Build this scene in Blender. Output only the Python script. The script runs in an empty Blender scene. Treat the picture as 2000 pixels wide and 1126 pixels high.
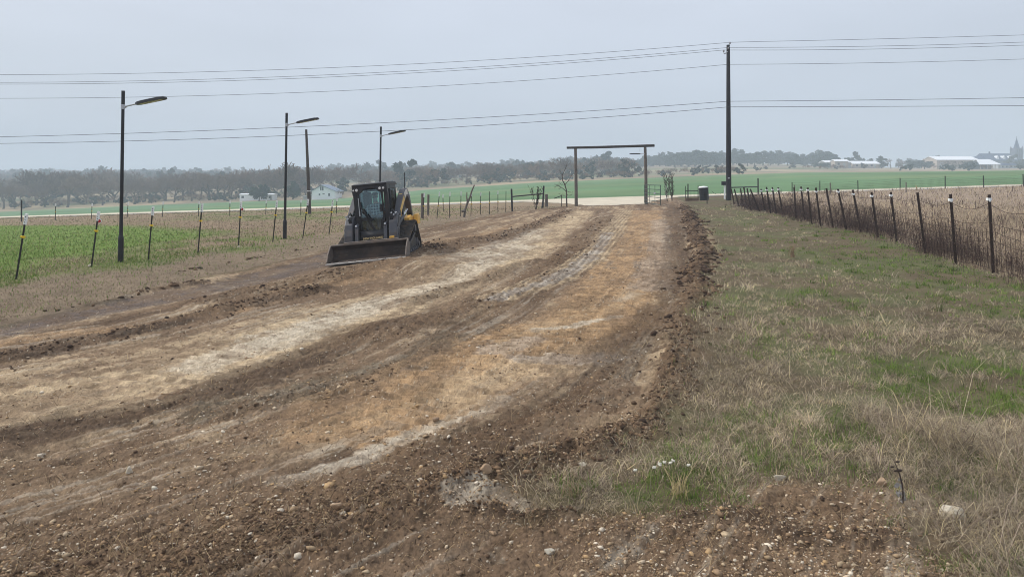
import bpy, bmesh, math, random
import numpy as np
from mathutils import Vector, Matrix, Euler

R = math.radians
F, CX, HZ, CAMH = 1333.0, 1000.0, 352.0, 2.1        # lens in photo pixels, level camera
rng = np.random.default_rng(7)
random.seed(7)
scene = bpy.context.scene
COL = scene.collection

# ------------------------------------------------------------------ noise
def hsh(ix, iy, seed):
    n = (ix * 374761393 + iy * 668265263 + seed * 1442695041) & 0xffffffff
    n = ((n ^ (n >> 13)) * 1274126177) & 0xffffffff
    n = ((n ^ (n >> 15)) * 2246822519) & 0xffffffff
    return ((n ^ (n >> 16)) & 0xffff) / 65535.0

def vn(x, y, seed=0):
    xi = np.floor(x).astype(np.int64); yi = np.floor(y).astype(np.int64)
    fx = x - xi; fy = y - yi
    fx = fx * fx * (3 - 2 * fx); fy = fy * fy * (3 - 2 * fy)
    a = hsh(xi, yi, seed); b = hsh(xi + 1, yi, seed)
    c = hsh(xi, yi + 1, seed); d = hsh(xi + 1, yi + 1, seed)
    return (a + (b - a) * fx) * (1 - fy) + (c + (d - c) * fx) * fy

def fbm(x, y, seed=0, octs=4, gain=0.5):
    s = 0; a = 1; t = 0
    for i in range(octs):
        s = s + a * vn(x * 2 ** i + 13.7 * i, y * 2 ** i - 7.1 * i, seed + i * 17)
        t += a; a *= gain
    return s / t

def lumps(x, y, seed=0):
    """rounded clods: 1 at a random centre falling to 0"""
    xi = np.floor(x).astype(np.int64); yi = np.floor(y).astype(np.int64)
    best = np.zeros_like(x)
    for i in (-1, 0, 1):
        for j in (-1, 0, 1):
            cx = xi + i + hsh(xi + i, yi + j, seed); cy = yi + j + hsh(xi + i, yi + j, seed + 5)
            r = 0.35 + 0.5 * hsh(xi + i, yi + j, seed + 9)
            d = ((x - cx) ** 2 + (y - cy) ** 2) / (r * r)
            best = np.maximum(best, r * np.sqrt(np.clip(1 - d, 0, 1)))
    return best

def sst(a, b, x):
    t = np.clip((x - a) / (b - a), 0, 1)
    return t * t * (3 - 2 * t)

# ------------------------------------------------------------------ terrain
YS = [62.0, 66.5, 220.0, 330.0, 430.0, 650.0, 760.0, 1000.0, 1700.0]
def prof(u, pts):
    px = CX + F * u
    return np.interp(px, [p[0] for p in pts], [p[1] for p in pts])
P220 = [(-900, 445), (-300, 428), (0, 414), (235, 403), (500, 393), (640, 390), (740, 381), (825, 371), (935, 364), (1040, 357), (1230, 349), (1440, 341), (1560, 337), (2000, 336), (2900, 334)]
P330 = [(-900, 400), (0, 386), (500, 375), (825, 360), (1040, 350), (1240, 342), (1440, 335), (1600, 333), (2000, 333), (2900, 332)]
P430 = [(-900, 372), (0, 368), (500, 362), (825, 350), (1040, 340), (1240, 330), (1440, 326), (1600, 327), (1800, 330), (2000, 329), (2900, 330)]
P650 = [(-900, 349), (0, 347), (500, 346), (800, 338), (1040, 330), (1300, 321), (1440, 318), (1600, 323), (1700, 328), (2000, 328), (2900, 328)]
P760 = [(-900, 346), (0, 344), (500, 343), (800, 335), (1040, 326), (1300, 320), (1440, 317), (1600, 322), (1700, 327), (2000, 327), (2900, 327)]
P1000 = [(-900, 346), (2900, 335)]
P1700 = [(-900, 349), (2900, 347)]

def base_z(X, Y):
    X = np.asarray(X, float); Y = np.asarray(Y, float)
    t = sst(10, 62, Y)
    zn = t * 0.123 + (0.012 + 0.0195 * t) * X
    u = X / np.maximum(Y, 5.0)
    zr = 0.123 + 0.0315 * X
    zs = [zr, zr]
    for yy, P in zip(YS[2:], (P220, P330, P430, P650, P760, P1000, P1700)):
        zs.append(CAMH - (prof(u, P) - HZ) / F * yy)
    z = np.where(Y <= 62, zn, zr)
    for i in range(1, len(YS) - 1):
        a, b = YS[i], YS[i + 1]
        k = np.clip((Y - a) / (b - a), 0, 1)
        z = np.where(Y > a, zs[i] + (zs[i + 1] - zs[i]) * k, z)
    return z

def lift(X, Y):                                   # crowned road edge the loader climbs on
    w = sst(14.5, 16.3, Y) * (1 - sst(22, 26, Y))
    return w * (np.clip(0.105 * (X + 4.55), 0, 0.21) * (1 - sst(-2.2, 1.0, X)))

def at(px, py):
    """where the sight line of a photo pixel meets the ground"""
    u = (px - CX) / F; v = (HZ - py) / F
    Y = 2.0
    while Y < 1600:
        if CAMH + v * Y < float(base_z(u * Y, Y)):
            break
        Y *= 1.01
    a, b = Y / 1.01, Y
    for _ in range(20):
        m = (a + b) / 2
        if CAMH + v * m < float(base_z(u * m, m)): b = m
        else: a = m
    return Vector((u * b, b, float(base_z(u * b, b))))

def pt(px, py, Y):
    return Vector(((px - CX) / F * Y, Y, CAMH + (HZ - py) / F * Y))

def W(pts):                                        # photo pixels -> ground XY
    o = []
    for p in pts:
        q = at(*p); o.append((q.x, q.y))
    return o

def pdist(X, Y, pts):
    """distance to a polyline, run along it, signed side (+ = left of travel)"""
    best = np.full(np.shape(X), 1e9); al = np.zeros(np.shape(X)); sd = np.zeros(np.shape(X)); L = 0.0
    for (x0, y0), (x1, y1) in zip(pts[:-1], pts[1:]):
        dx, dy = x1 - x0, y1 - y0; l = math.hypot(dx, dy) + 1e-9
        t = np.clip(((X - x0) * dx + (Y - y0) * dy) / (l * l), 0, 1)
        ex = X - x0 - t * dx; ey = Y - y0 - t * dy
        d = np.sqrt(ex * ex + ey * ey)
        m = d < best
        best = np.where(m, d, best)
        al = np.where(m, L + t * l, al)
        sd = np.where(m, np.sign(dx * ey - dy * ex), sd)
        L += l
    return best, al, sd

def inside(X, Y, pts):
    c = np.zeros(np.shape(X), bool); n = len(pts)
    for i in range(n):
        x0, y0 = pts[i]; x1, y1 = pts[(i + 1) % n]
        if y0 == y1: continue
        cond = ((y0 > Y) != (y1 > Y)) & (X < (x1 - x0) * (Y - y0) / (y1 - y0) + x0)
        c ^= cond
    return c

def poly(X, Y, pts, soft):
    d, _, _ = pdist(X, Y, list(pts) + [pts[0]])
    s = np.where(inside(X, Y, pts), d, -d)
    return sst(-soft, soft, s)

def lin(r, g, b, k=1.0):
    f = lambda c: (c / 12.92 if c <= 0.04045 else ((c + 0.055) / 1.055) ** 2.4)
    return np.array([f(r / 255) * k, f(g / 255) * k, f(b / 255) * k])

# ------------------------------------------------------------------ ground painting in world coordinates
K = 1.12
C_BROWN = lin(115, 96, 77, K); C_DARK = lin(70, 58, 48, K); C_TAN = lin(182, 162, 132, K); C_ORG = lin(164, 135, 101, K)
C_PALE = lin(184, 174, 156, K); C_RUT = lin(92, 83, 78, K); C_MUD = lin(94, 76, 59, K); C_GREY = lin(160, 154, 146, K)
C_VERGE = lin(122, 108, 90, K); C_SOIL = lin(94, 84, 66, K); C_LGRN = lin(98, 122, 56, K); C_DGRN = lin(84, 98, 58, K)
C_LBRN = lin(128, 112, 92, K); C_RDRY = lin(140, 124, 108, K)

EDGE_L = [(-9.5, -4), (-8.8, 3)] + W([(-300, 715), (-100, 650), (0, 632), (150, 600), (300, 562), (450, 530), (600, 497), (700, 472), (850, 438), (1000, 412), (1130, 401), (1180, 395)])
GRASS_R = W([(1338, 398), (1352, 415), (1395, 470), (1392, 520), (1385, 570), (1352, 640), (1348, 720), (1335, 800), (1300, 868), (1180, 905), (1060, 930), (1020, 960), (1060, 995), (1250, 1003), (1400, 990), (1470, 968), (1560, 950), (1660, 942), (1740, 960), (1800, 990), (1850, 1040), (1862, 1126)]) + [(2.5, 2.0), (3.0, -4), (120, -4), (120, 90), (20, 90)]
GUIDE = [(-3.4, 1.0)] + W([(-200, 1010), (200, 905), (500, 820), (800, 722), (1000, 612), (1130, 520), (1205, 440), (1235, 406)]) + [(10.5, 62)]
FENCE_PX = [(2030, 560), (1939, 534), (1866, 516), (1806, 495), (1751, 472), (1714, 463), (1681, 451), (1652, 448), (1626, 444), (1602, 441), (1585, 438), (1572, 432), (1555, 427), (1529, 419), (1516, 417), (1505, 417), (1494, 415.5), (1460, 407), (1430, 401)]
FENCE_R = [(13.5, 3), (12.3, 9)] + W(FENCE_PX) + [(22, 62)]
FENCE_L = [(-8.2, 3), (-9.4, 8)] + W([(32, 545), (180, 522), (291, 508), (387, 494), (466, 482), (533, 472), (592, 462), (644, 457), (827, 428), (938, 419), (1000, 411), (1060, 406)])

GREEN_L = W([(-400, 444), (120, 440), (250, 441), (330, 447), (430, 456), (345, 472), (250, 486), (190, 500), (110, 505), (40, 540), (-400, 640)])
GREEN_L2 = W([(250, 446), (470, 452), (570, 455), (560, 476), (470, 492), (300, 520), (150, 530), (200, 498)])
GREEN_L3 = W([(380, 414), (700, 410), (930, 406), (930, 415), (700, 426), (420, 430)])

# world-space strokes: pixels of the photo's own features, half width m, softness, colour, strength, height, cloddiness
def S(pts, hw, soft, col, op, h=0.0, cl=0.0, ext=None):
    w = W(pts)
    return (([ext] if ext else []) + w, hw, soft, col, op, h, cl)
STROKES = [
    # broad light road bands
    S([(-60, 812), (0, 795), (170, 768), (400, 715), (560, 655), (700, 612), (850, 562), (1000, 502), (1085, 446), (1140, 412)], 0.75, 0.45, C_TAN, 0.8, -0.01, 0, (-6.6, 4.5)),
    S([(400, 712), (560, 655), (700, 608), (850, 556), (950, 520), (1030, 480)], 0.38, 0.3, C_PALE, 0.6),
    S([(900, 520), (1000, 478), (1060, 448)], 0.5, 0.4, C_PALE, 0.55),
    S([(500, 668), (640, 622), (760, 585)], 0.3, 0.3, C_PALE, 0.5),
    S([(0, 640), (200, 600), (420, 560), (600, 516), (700, 486)], 0.62, 0.3, C_RUT, 0.95, -0.05, 0, (-9.5, 7.2)),
    S([(0, 668), (150, 645), (330, 628), (470, 606)], 0.22, 0.22, C_ORG, 0.75),
    S([(560, 575), (690, 545), (800, 505), (900, 470), (1000, 440)], 0.35, 0.35, C_ORG, 0.45),
    S([(-10, 676), (60, 668), (120, 660)], 0.07, 0.06, C_PALE, 0.7),
    # dark windrow left
    S([(-40, 705), (60, 690), (150, 668), (250, 650), (380, 622), (480, 596), (560, 578), (640, 562)], 0.26, 0.22, C_DARK, 0.8, 0.05, 0.8, (-8.6, 5)),
    S([(420, 590), (520, 566), (640, 545), (720, 528), (800, 512), (880, 490), (960, 466), (1060, 436), (1110, 412)], 0.5, 0.4, C_MUD, 0.7, 0.05, 0.8),
    S([(640, 540), (720, 522), (830, 500), (850, 486)], 0.3, 0.25, C_DARK, 0.5, 0.03, 0.8),
    S([(830, 452), (900, 436), (1000, 418), (1100, 404)], 0.3, 0.3, C_MUD, 0.6, 0.03, 0.6),
    # verge rut behind the loader
    S([(350, 532), (450, 512), (560, 494), (640, 478)], 0.12, 0.12, C_DARK, 0.6, 0.02, 0.4),
    S([(40, 618), (100, 606), (200, 588), (300, 566), (400, 548)], 0.1, 0.1, C_DARK, 0.7, 0.03, 0.6),
    # dark band through the middle of the road
    S([(-60, 885), (0, 862), (200, 815), (400, 765), (560, 712), (640, 680), (740, 645), (840, 618)], 0.38, 0.32, C_DARK, 0.72, 0.02, 0.5, (-5.4, 3.2)),
    S([(420, 800), (560, 775), (700, 742), (800, 700), (870, 660)], 0.3, 0.28, lin(96, 88, 74, K), 0.75, 0.01, 0.6),
    S([(740, 660), (850, 622), (960, 590), (1060, 545), (1110, 500), (1150, 455), (1180, 425)], 0.5, 0.4, C_MUD, 0.75, 0.03, 0.6),
    S([(800, 590), (900, 560), (960, 540), (1050, 510)], 0.25, 0.25, C_DARK, 0.5, 0.03, 0.8),
    # orange lane
    S([(1258, 412), (1250, 470), (1232, 540), (1180, 610), (1080, 660), (960, 705), (830, 760), (740, 800)], 0.85, 0.6, C_ORG, 0.8),
    S([(1290, 430), (1290, 500), (1270, 560)], 0.35, 0.3, C_GREY, 0.4),
    S([(1160, 690), (1020, 720), (900, 770)], 0.4, 0.4, C_TAN, 0.5),
    S([(1190, 620), (1130, 632), (1060, 644)], 0.12, 0.12, C_PALE, 0.75),
    S([(1200, 588), (1240, 572)], 0.15, 0.15, C_PALE, 0.4),
    S([(1190, 700), (1120, 705), (1020, 700)], 0.2, 0.2, C_GREY, 0.6),
    S([(1060, 665), (960, 690)], 0.2, 0.2, C_GREY, 0.4),
    S([(990, 780), (860, 828), (760, 868), (640, 910), (540, 935)], 0.09, 0.1, C_PALE, 0.6),
    S([(700, 770), (600, 800), (460, 850), (330, 880)], 0.25, 0.25, C_BROWN, 0.5),
    # pale grooved lane
    S([(985, 582), (1060, 550), (1130, 520), (1175, 480), (1205, 440), (1225, 408)], 0.42, 0.14, C_TAN, 0.75),
    S([(975, 588), (1050, 556), (1120, 526), (1165, 490), (1190, 455)], 0.2, 0.12, C_GREY, 0.75),
    # dark strip inside the berm
    S([(1312, 404), (1322, 450), (1330, 520), (1305, 600), (1240, 690), (1160, 760), (1060, 812), (930, 868)], 0.42, 0.35, C_DARK, 0.8, 0.0, 0.5),
    S([(1180, 770), (1060, 822), (900, 882), (760, 935), (560, 995), (350, 1045), (100, 1100)], 0.35, 0.35, C_MUD, 0.7, 0.0, 0.6),
    # berm of clods
    S([(1335, 402), (1358, 440), (1372, 490), (1362, 560), (1338, 640), (1325, 700), (1318, 770), (1280, 840), (1180, 880), (1060, 915), (960, 945)], 0.26, 0.22, C_MUD, 0.9, 0.075, 1.0),
    S([(1340, 420), (1375, 500), (1368, 560)], 0.15, 0.15, C_DARK, 0.7, 0.03, 1.0),
    # spread clods in front
    S([(860, 960), (760, 985), (600, 1030), (450, 1080), (300, 1126)], 0.35, 0.3, C_MUD, 0.5, 0.025, 0.8),
    S([(900, 1000), (1200, 1030), (1500, 1020), (1700, 1000), (1830, 1060)], 0.3, 0.25, C_MUD, 0.5, 0.01, 0.45),
    S([(940, 1010), (1050, 1015), (1120, 1010)], 0.07, 0.07, C_DARK, 0.8, 0.02, 1.0),
    S([(1330, 1005), (1450, 1020), (1600, 1060), (1800, 1052)], 0.09, 0.1, C_DARK, 0.7, 0.015, 0.6),
    S([(930, 985), (1010, 988)], 0.14, 0.1, C_PALE, 0.7),
]

def fields(X, Y, want_col=True):
    """relief height, albedo, dirt mask, greenness of the near ground"""
    sh = X.shape
    wx = X + 0.35 * (fbm(X * 0.9, Y * 0.9, 3, 3) - 0.5) + 0.10 * (fbm(X * 5, Y * 5, 4, 2) - 0.5)
    wy = Y + 0.35 * (fbm(X * 0.9, Y * 0.9, 5, 3) - 0.5) + 0.10 * (fbm(X * 5, Y * 5, 6, 2) - 0.5)
    dl, _, sl = pdist(wx, wy, EDGE_L)
    sleft = dl * -sl                                   # + on the road side
    m_left = sst(-0.25, 0.3, sleft)
    g_r = poly(wx + 0.5 * (fbm(X * 2.2, Y * 2.2, 7, 4) - .5), wy + 0.5 * (fbm(X * 2.2, Y * 2.2, 8, 4) - .5), GRASS_R, 0.32)
    dirt = m_left * (1 - g_r)
    dg, ag, sg = pdist(X, Y, GUIDE)
    ac = dg * sg
    far = sst(50, 61, Y)
    # base dirt with streaks along the driving line
    st = fbm(ac * 1.6, ag * 0.12, 21, 4, 0.6)
    st2 = fbm(ac * 6.0, ag * 0.5, 22, 3, 0.6)
    st3 = fbm(ac * 15.0, ag * 0.3, 25, 3, 0.6)
    bl = fbm(X * 1.1, Y * 1.1, 23, 4)
    grit = fbm(X * 9, Y * 9, 24, 4, 0.65)
    brk = fbm(ac * 3.4, ag * 0.55, 28, 5, 0.62); fine = fbm(X * 5, Y * 5, 29, 4, 0.7)
    bl2 = fbm(ac * 2.6, ag * 0.9, 27, 4, 0.65)
    h = np.zeros(sh); clod = np.full(sh, 0.2)
    near_amp = 1.0
    if want_col:
        c = np.empty(sh + (3,)); c[:] = C_BROWN
        def mix(c, col, m):
            return c + (col - c) * m[..., None]
        c = mix(c, C_TAN, 0.6 * sst(0.46, 0.6, 0.5 * st + 0.5 * brk) * sst(3.9, 6.5, Y) * sst(0.3, 0.55, fine))
        c = mix(c, C_DARK, 0.6 * sst(0.52, 0.32, st2 * 0.4 + st * 0.4 + fine * .2))
        c = mix(c, C_PALE, 0.35 * sst(0.56, 0.68, st3) * sst(0.4, 0.6, brk))
    for pts, hw, soft, col, op, hh, cl in STROKES:
        x0 = min(p[0] for p in pts) - hw - soft - 1; x1 = max(p[0] for p in pts) + hw + soft + 1
        y0 = min(p[1] for p in pts) - hw - soft - 1; y1 = max(p[1] for p in pts) + hw + soft + 1
        box = (X > x0) & (X < x1) & (Y > y0) & (Y < y1)
        if not box.any(): continue
        d, a, s = pdist(wx[box], wy[box], pts)
        m = sst(hw + soft, max(hw - soft, 0), d)
        nz_ = 0.40 * brk[box] + 0.25 * st2[box] + 0.35 * fine[box]
        thr = 0.5 + 2.1 * (nz_ - 0.5)
        mm = sst(thr - 0.22, thr + 0.22, m * 0.9 + 0.08) * (0.55 + 0.45 * sst(0.3, 0.7, grit[box]))
        if want_col:
            c[box] = c[box] + (col - c[box]) * (op * mm)[:, None]
        h[box] += hh * m * (0.6 + 0.8 * bl[box])
        clod[box] = np.maximum(clod[box], cl * m)
    if want_col:
        mo = fbm(X * 2.4 + 9, Y * 2.4, 33, 4, 0.65); mo2 = fbm(ac * 1.8, ag * .8, 34, 4, .65)
        c = mix(c, C_MUD, 0.42 * sst(0.52, 0.62, 0.6 * mo + 0.4 * fine)); c = mix(c, C_BROWN, 0.5 * sst(0.5, 0.6, mo2))
    # relief of dirt
    hd = h + 0.05 * (fbm(X * 0.7, Y * 0.7, 31, 2) - 0.5) + 0.030 * (st - 0.5) + 0.02 * (st2 - 0.5) + 0.034 * (st3 - 0.5) * sst(0.42, 0.6, bl2)
    L1 = lumps(X * 9, Y * 9, 41); L2 = lumps(X * 21, Y * 21, 43); L3 = lumps(X * 4.2, Y * 4.2, 45)
    L4 = lumps(X * 44, Y * 44, 47) * sst(10, 5, Y)
    hd = hd - 0.028
    # cleat marks and tyre grooves
    orange = pdist(wx, wy, STROKES[18][0])[0]
    tanl = pdist(wx, wy, STROKES[0][0])[0]
    pale = pdist(X, Y, STROKES[27][0])[0]
    midd = pdist(wx, wy, STROKES[30][0])[0]
    trk = np.maximum(sst(1.2, 0.5, orange), np.maximum(0.7 * sst(1.0, 0.4, tanl), 0.9 * sst(0.6, 0.3, midd))) * sst(0.3, 0.5, fbm(X * 0.8, Y * 0.8, 51, 3)) * sst(16, 11, Y)
    cle = (0.5 + 0.5 * np.sin((ag + 0.25 * ac + 0.1 * (bl - 0.5)) * 2 * math.pi / 0.165))
    sm = 1 - 0.93 * np.clip(trk, 0, 1)
    hd = hd + clod * (0.05 * L1 + 0.05 * L3) + sm * (0.4 + 0.6 * clod) * (0.026 * L2 + 0.012 * L4) + sm * 0.03 * (grit - 0.5)
    hd = hd + trk * 0.045 * cle ** 1.5 * (1 - clod)
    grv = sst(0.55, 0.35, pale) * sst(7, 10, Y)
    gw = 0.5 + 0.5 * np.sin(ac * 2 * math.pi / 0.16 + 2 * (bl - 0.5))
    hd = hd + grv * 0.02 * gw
    # grass ground relief
    hg = 0.06 * (fbm(X * 1.4, Y * 1.4, 61, 3) - 0.5) + 0.03 * (fbm(X * 7, Y * 7, 62, 2) - 0.5)
    dd, _, _ = pdist(X, Y, [(-4.5, 17.0), (-3.6, 18.6), (-3.5, 20.3)])
    calm = 1 - 0.75 * sst(1.9, 0.9, dd)                # flattened under the loader's tracks
    z = (dirt * hd + (1 - dirt) * hg) * (1 - far) * calm + lift(X, Y)
    if not want_col:
        return z, dirt
    lip = dirt * (0.5 + 0.5 * grv)
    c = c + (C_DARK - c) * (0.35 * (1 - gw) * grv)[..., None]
    c = c * (0.66 + 0.68 * grit)[..., None] * rng.uniform(0.8, 1.2, sh)[..., None]
    sp = rng.random(sh) < 0.012 * sst(0.35, 0.6, bl2)
    c[sp] = c[sp] + (C_PALE - c[sp]) * 0.7
    c = mix(c, C_DARK, 0.35 * clod * sst(0.25, 0.6, L1) * sst(0.35, 0.65, bl))
    # grass sides
    gs = np.empty(sh + (3,)); gs[:] = C_SOIL
    gs = mix(gs, C_DGRN, 0.4 * sst(0.45, 0.65, fbm(X * 0.8, Y * 0.8, 71, 4)))
    isl = X < -0.05 * Y + 2.5
    isl = (sl > 0) & (Y > 2) & (X < 9)
    lf = np.empty(sh + (3,)); lf[:] = C_VERGE
    fl, _, fs = pdist(wx, wy, FENCE_L)
    beyond = sst(-0.6, 0.6, fl * fs)
    lf = mix(lf, C_LBRN, beyond)
    gl1 = poly(wx, wy, GREEN_L, 1.2); gl2 = poly(wx, wy, GREEN_L2, 1.5); gl3 = poly(wx, wy, GREEN_L3, 3.0)
    pat = fbm(X * 0.5, Y * 0.5, 73, 4)
    grn = np.clip(gl1 + gl2 * sst(0.36, 0.6, pat) + 0.7 * gl3 * sst(0.3, 0.6, pat) + 0.25 * sst(0.55, 0.7, pat) * beyond, 0, 1)
    lf = mix(lf, C_LGRN, gl1 * 0.9)
    lf = mix(lf, lin(98, 110, 62, K), np.clip(grn - gl1, 0, 1) * 0.8)
    gs = np.where(isl[..., None], lf, gs)
    fr, _, fsr = pdist(wx, wy, FENCE_R)
    rdry = sst(-0.3, 0.5, fr * -fsr) * (~isl)
    gs = mix(gs, C_RDRY, rdry)
    gs = gs * (0.7 + 0.6 * fbm(X * 3, Y * 3, 75, 4, 0.6))[..., None]
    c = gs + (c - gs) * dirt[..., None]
    return z, c, dirt, grn * isl, rdry, isl, clod

def H(X, Y):
    return base_z(X, Y) + fields(np.atleast_1d(np.asarray(X, float)), np.atleast_1d(np.asarray(Y, float)), False)[0]
def h1(x, y):
    return float(H([x], [y])[0])

# ------------------------------------------------------------------ materials
MATS = {}
def mat(name, rgb, rough=0.7, metal=0.0, var=0.25, scale=6.0, bump=0.0, spec=0.3, attr=False, emit=None, dirt=None):
    if name in MATS: return MATS[name]
    m = bpy.data.materials.new(name); m.use_nodes = True
    nt = m.node_tree; N = nt.nodes; Lk = nt.links
    b = N['Principled BSDF']
    b.inputs['Roughness'].default_value = rough; b.inputs['Metallic'].default_value = metal
    b.inputs['Specular IOR Level'].default_value = spec
    tc = N.new('ShaderNodeTexCoord')
    nz = N.new('ShaderNodeTexNoise'); nz.inputs['Scale'].default_value = scale; nz.inputs['Detail'].default_value = 6
    nz.inputs['Roughness'].default_value = 0.65
    Lk.new(tc.outputs['Object'], nz.inputs['Vector'])
    rp = N.new('ShaderNodeValToRGB')
    rp.color_ramp.elements[0].position = 0.3; rp.color_ramp.elements[1].position = 0.72
    lo, hi = 1 - var, 1 + var
    rp.color_ramp.elements[0].color = (lo, lo, lo, 1); rp.color_ramp.elements[1].color = (hi, hi, hi, 1)
    Lk.new(nz.outputs['Fac'], rp.inputs['Fac'])
    mx = N.new('ShaderNodeMix'); mx.data_type = 'RGBA'; mx.blend_type = 'MULTIPLY'; mx.inputs[0].default_value = 1
    if attr:
        at_ = N.new('ShaderNodeAttribute'); at_.attribute_name = 'Col'
        Lk.new(at_.outputs['Color'], mx.inputs[6])
    else:
        mx.inputs[6].default_value = (*rgb, 1)
    Lk.new(rp.outputs['Color'], mx.inputs[7])
    out = mx.outputs[2]
    if dirt:                                           # dried mud that clings in patches
        n2 = N.new('ShaderNodeTexNoise'); n2.inputs['Scale'].default_value = dirt[1]; n2.inputs['Detail'].default_value = 5
        Lk.new(tc.outputs['Object'], n2.inputs['Vector'])
        r2 = N.new('ShaderNodeValToRGB'); r2.color_ramp.elements[0].position = 0.48; r2.color_ramp.elements[1].position = 0.75
        r2.color_ramp.elements[0].color = (0, 0, 0, 1); r2.color_ramp.elements[1].color = (dirt[2],) * 3 + (1,)
        Lk.new(n2.outputs['Fac'], r2.inputs['Fac'])
        m2 = N.new('ShaderNodeMix'); m2.data_type = 'RGBA'
        Lk.new(r2.outputs['Color'], m2.inputs[0]); Lk.new(out, m2.inputs[6]); m2.inputs[7].default_value = (*dirt[0], 1)
        out = m2.outputs[2]
    Lk.new(out, b.inputs['Base Color'])
    if emit:
        b.inputs['Emission Color'].default_value = (*emit[0], 1); b.inputs['Emission Strength'].default_value = emit[1]
    if bump:
        n3 = N.new('ShaderNodeTexNoise'); n3.inputs['Scale'].default_value = scale * 6; n3.inputs['Detail'].default_value = 4
        Lk.new(tc.outputs['Object'], n3.inputs['Vector'])
        bp = N.new('ShaderNodeBump'); bp.inputs['Strength'].default_value = bump; bp.inputs['Distance'].default_value = 0.02
        Lk.new(n3.outputs['Fac'], bp.inputs['Height']); Lk.new(bp.outputs['Normal'], b.inputs['Normal'])
    MATS[name] = m
    return m

MUDC = tuple(lin(118, 98, 76))
def M(k): return MATS[k]
mat('ground', (1, 1, 1), 0.95, 0, 0.26, 38, 0.5, 0.1, attr=True)
mat('blade', (1, 1, 1), 0.8, 0, 0.12, 3, 0, 0.15, attr=True)
mat('stone', (1, 1, 1), 0.9, 0, 0.2, 40, 0.3, 0.15, attr=True)
mat('road', tuple(lin(198, 188, 168)), 0.95, 0, 0.14, 0.6, 0.2, 0.1)
mat('field', tuple(lin(98, 128, 92)), 0.95, 0, 0.12, 0.05, 0.0, 0.05)
mat('hill', (1, 1, 1), 0.95, 0, 0.2, 0.03, 0, 0.05, attr=True)
mat('leaf', (1, 1, 1), 0.8, 0, 0.25, 0.4, 0, 0.1, attr=True)
mat('bark', tuple(lin(84, 76, 68)), 0.95, 0, 0.3, 3, 0, 0.1)
mat('twig', tuple(lin(116, 97, 84)), 0.95, 0, 0.2, 1, 0, 0.1)
mat('dark_twig', tuple(lin(84, 74, 68)), 0.95, 0, 0.35, 6, 0, 0.1)
mat('black_paint', tuple(lin(30, 30, 33)), 0.45, 0.0, 0.2, 8, 0, 0.4)
mat('steel_post', tuple(lin(46, 43, 40)), 0.7, 0.2, 0.4, 14, 0, 0.3)
mat('rust_post', tuple(lin(68, 56, 50)), 0.85, 0.1, 0.4, 18, 0, 0.2)
mat('white_plastic', tuple(lin(238, 240, 238)), 0.5, 0, 0.06, 10, 0, 0.4)
mat('yellow_plastic', tuple(lin(228, 190, 30)), 0.5, 0, 0.06, 10, 0, 0.4)
mat('red_reflector', tuple(lin(170, 30, 26)), 0.25, 0, 0.1, 30, 0, 0.6)
mat('galvanised', tuple(lin(176, 178, 180)), 0.45, 0.6, 0.12, 20, 0, 0.5)
mat('wire', tuple(lin(80, 74, 70)), 0.7, 0.3, 0.2, 5, 0, 0.3)
mat('cable', tuple(lin(62, 64, 70)), 0.7, 0.2, 0.1, 2, 0, 0.3)
mat('led', tuple(lin(196, 192, 160)), 0.25, 0, 0.1, 30, 0, 0.5)
mat('cell', tuple(lin(28, 30, 40)), 0.3, 0, 0.2, 30, 0, 0.5)
mat('old_wood', tuple(lin(82, 75, 70)), 0.95, 0, 0.35, 5, 0.4, 0.1)
mat('weathered_wood', tuple(lin(106, 99, 92)), 0.95, 0, 0.35, 5, 0.4, 0.1)
mat('dark_beam', tuple(lin(72, 68, 66)), 0.9, 0, 0.3, 3, 0.3, 0.1)
mat('creosote', tuple(lin(38, 36, 38)), 0.85, 0, 0.25, 2, 0.2, 0.2)
mat('gate_green', tuple(lin(58, 74, 68)), 0.6, 0.1, 0.25, 6, 0, 0.3)
mat('porcelain', tuple(lin(150, 150, 155)), 0.35, 0, 0.1, 10, 0, 0.5)
mat('white_wall', tuple(lin(236, 238, 240)), 0.7, 0, 0.05, 0.6, 0, 0.3)
mat('grey_wall', tuple(lin(170, 172, 172)), 0.8, 0, 0.1, 0.6, 0, 0.2)
mat('tan_wall', tuple(lin(176, 164, 152)), 0.8, 0, 0.1, 0.4, 0, 0.2)
mat('metal_roof', tuple(lin(236, 238, 240)), 0.4, 0.0, 0.05, 0.5, 0, 0.4)
mat('blue_roof', tuple(lin(112, 126, 146)), 0.5, 0, 0.1, 0.5, 0, 0.3)
mat('slate_roof', tuple(lin(44, 58, 92)), 0.7, 0, 0.15, 0.3, 0, 0.2)
mat('church_stone', tuple(lin(92, 94, 106)), 0.9, 0, 0.15, 0.4, 0, 0.1)
mat('dark_window', tuple(lin(44, 50, 58)), 0.15, 0, 0.1, 2, 0, 0.6)
mat('brown_board', tuple(lin(112, 92, 78)), 0.9, 0, 0.3, 5, 0.3, 0.1)
mat('barrel_black', tuple(lin(22, 22, 24)), 0.75, 0, 0.3, 8, 0, 0.4)
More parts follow.
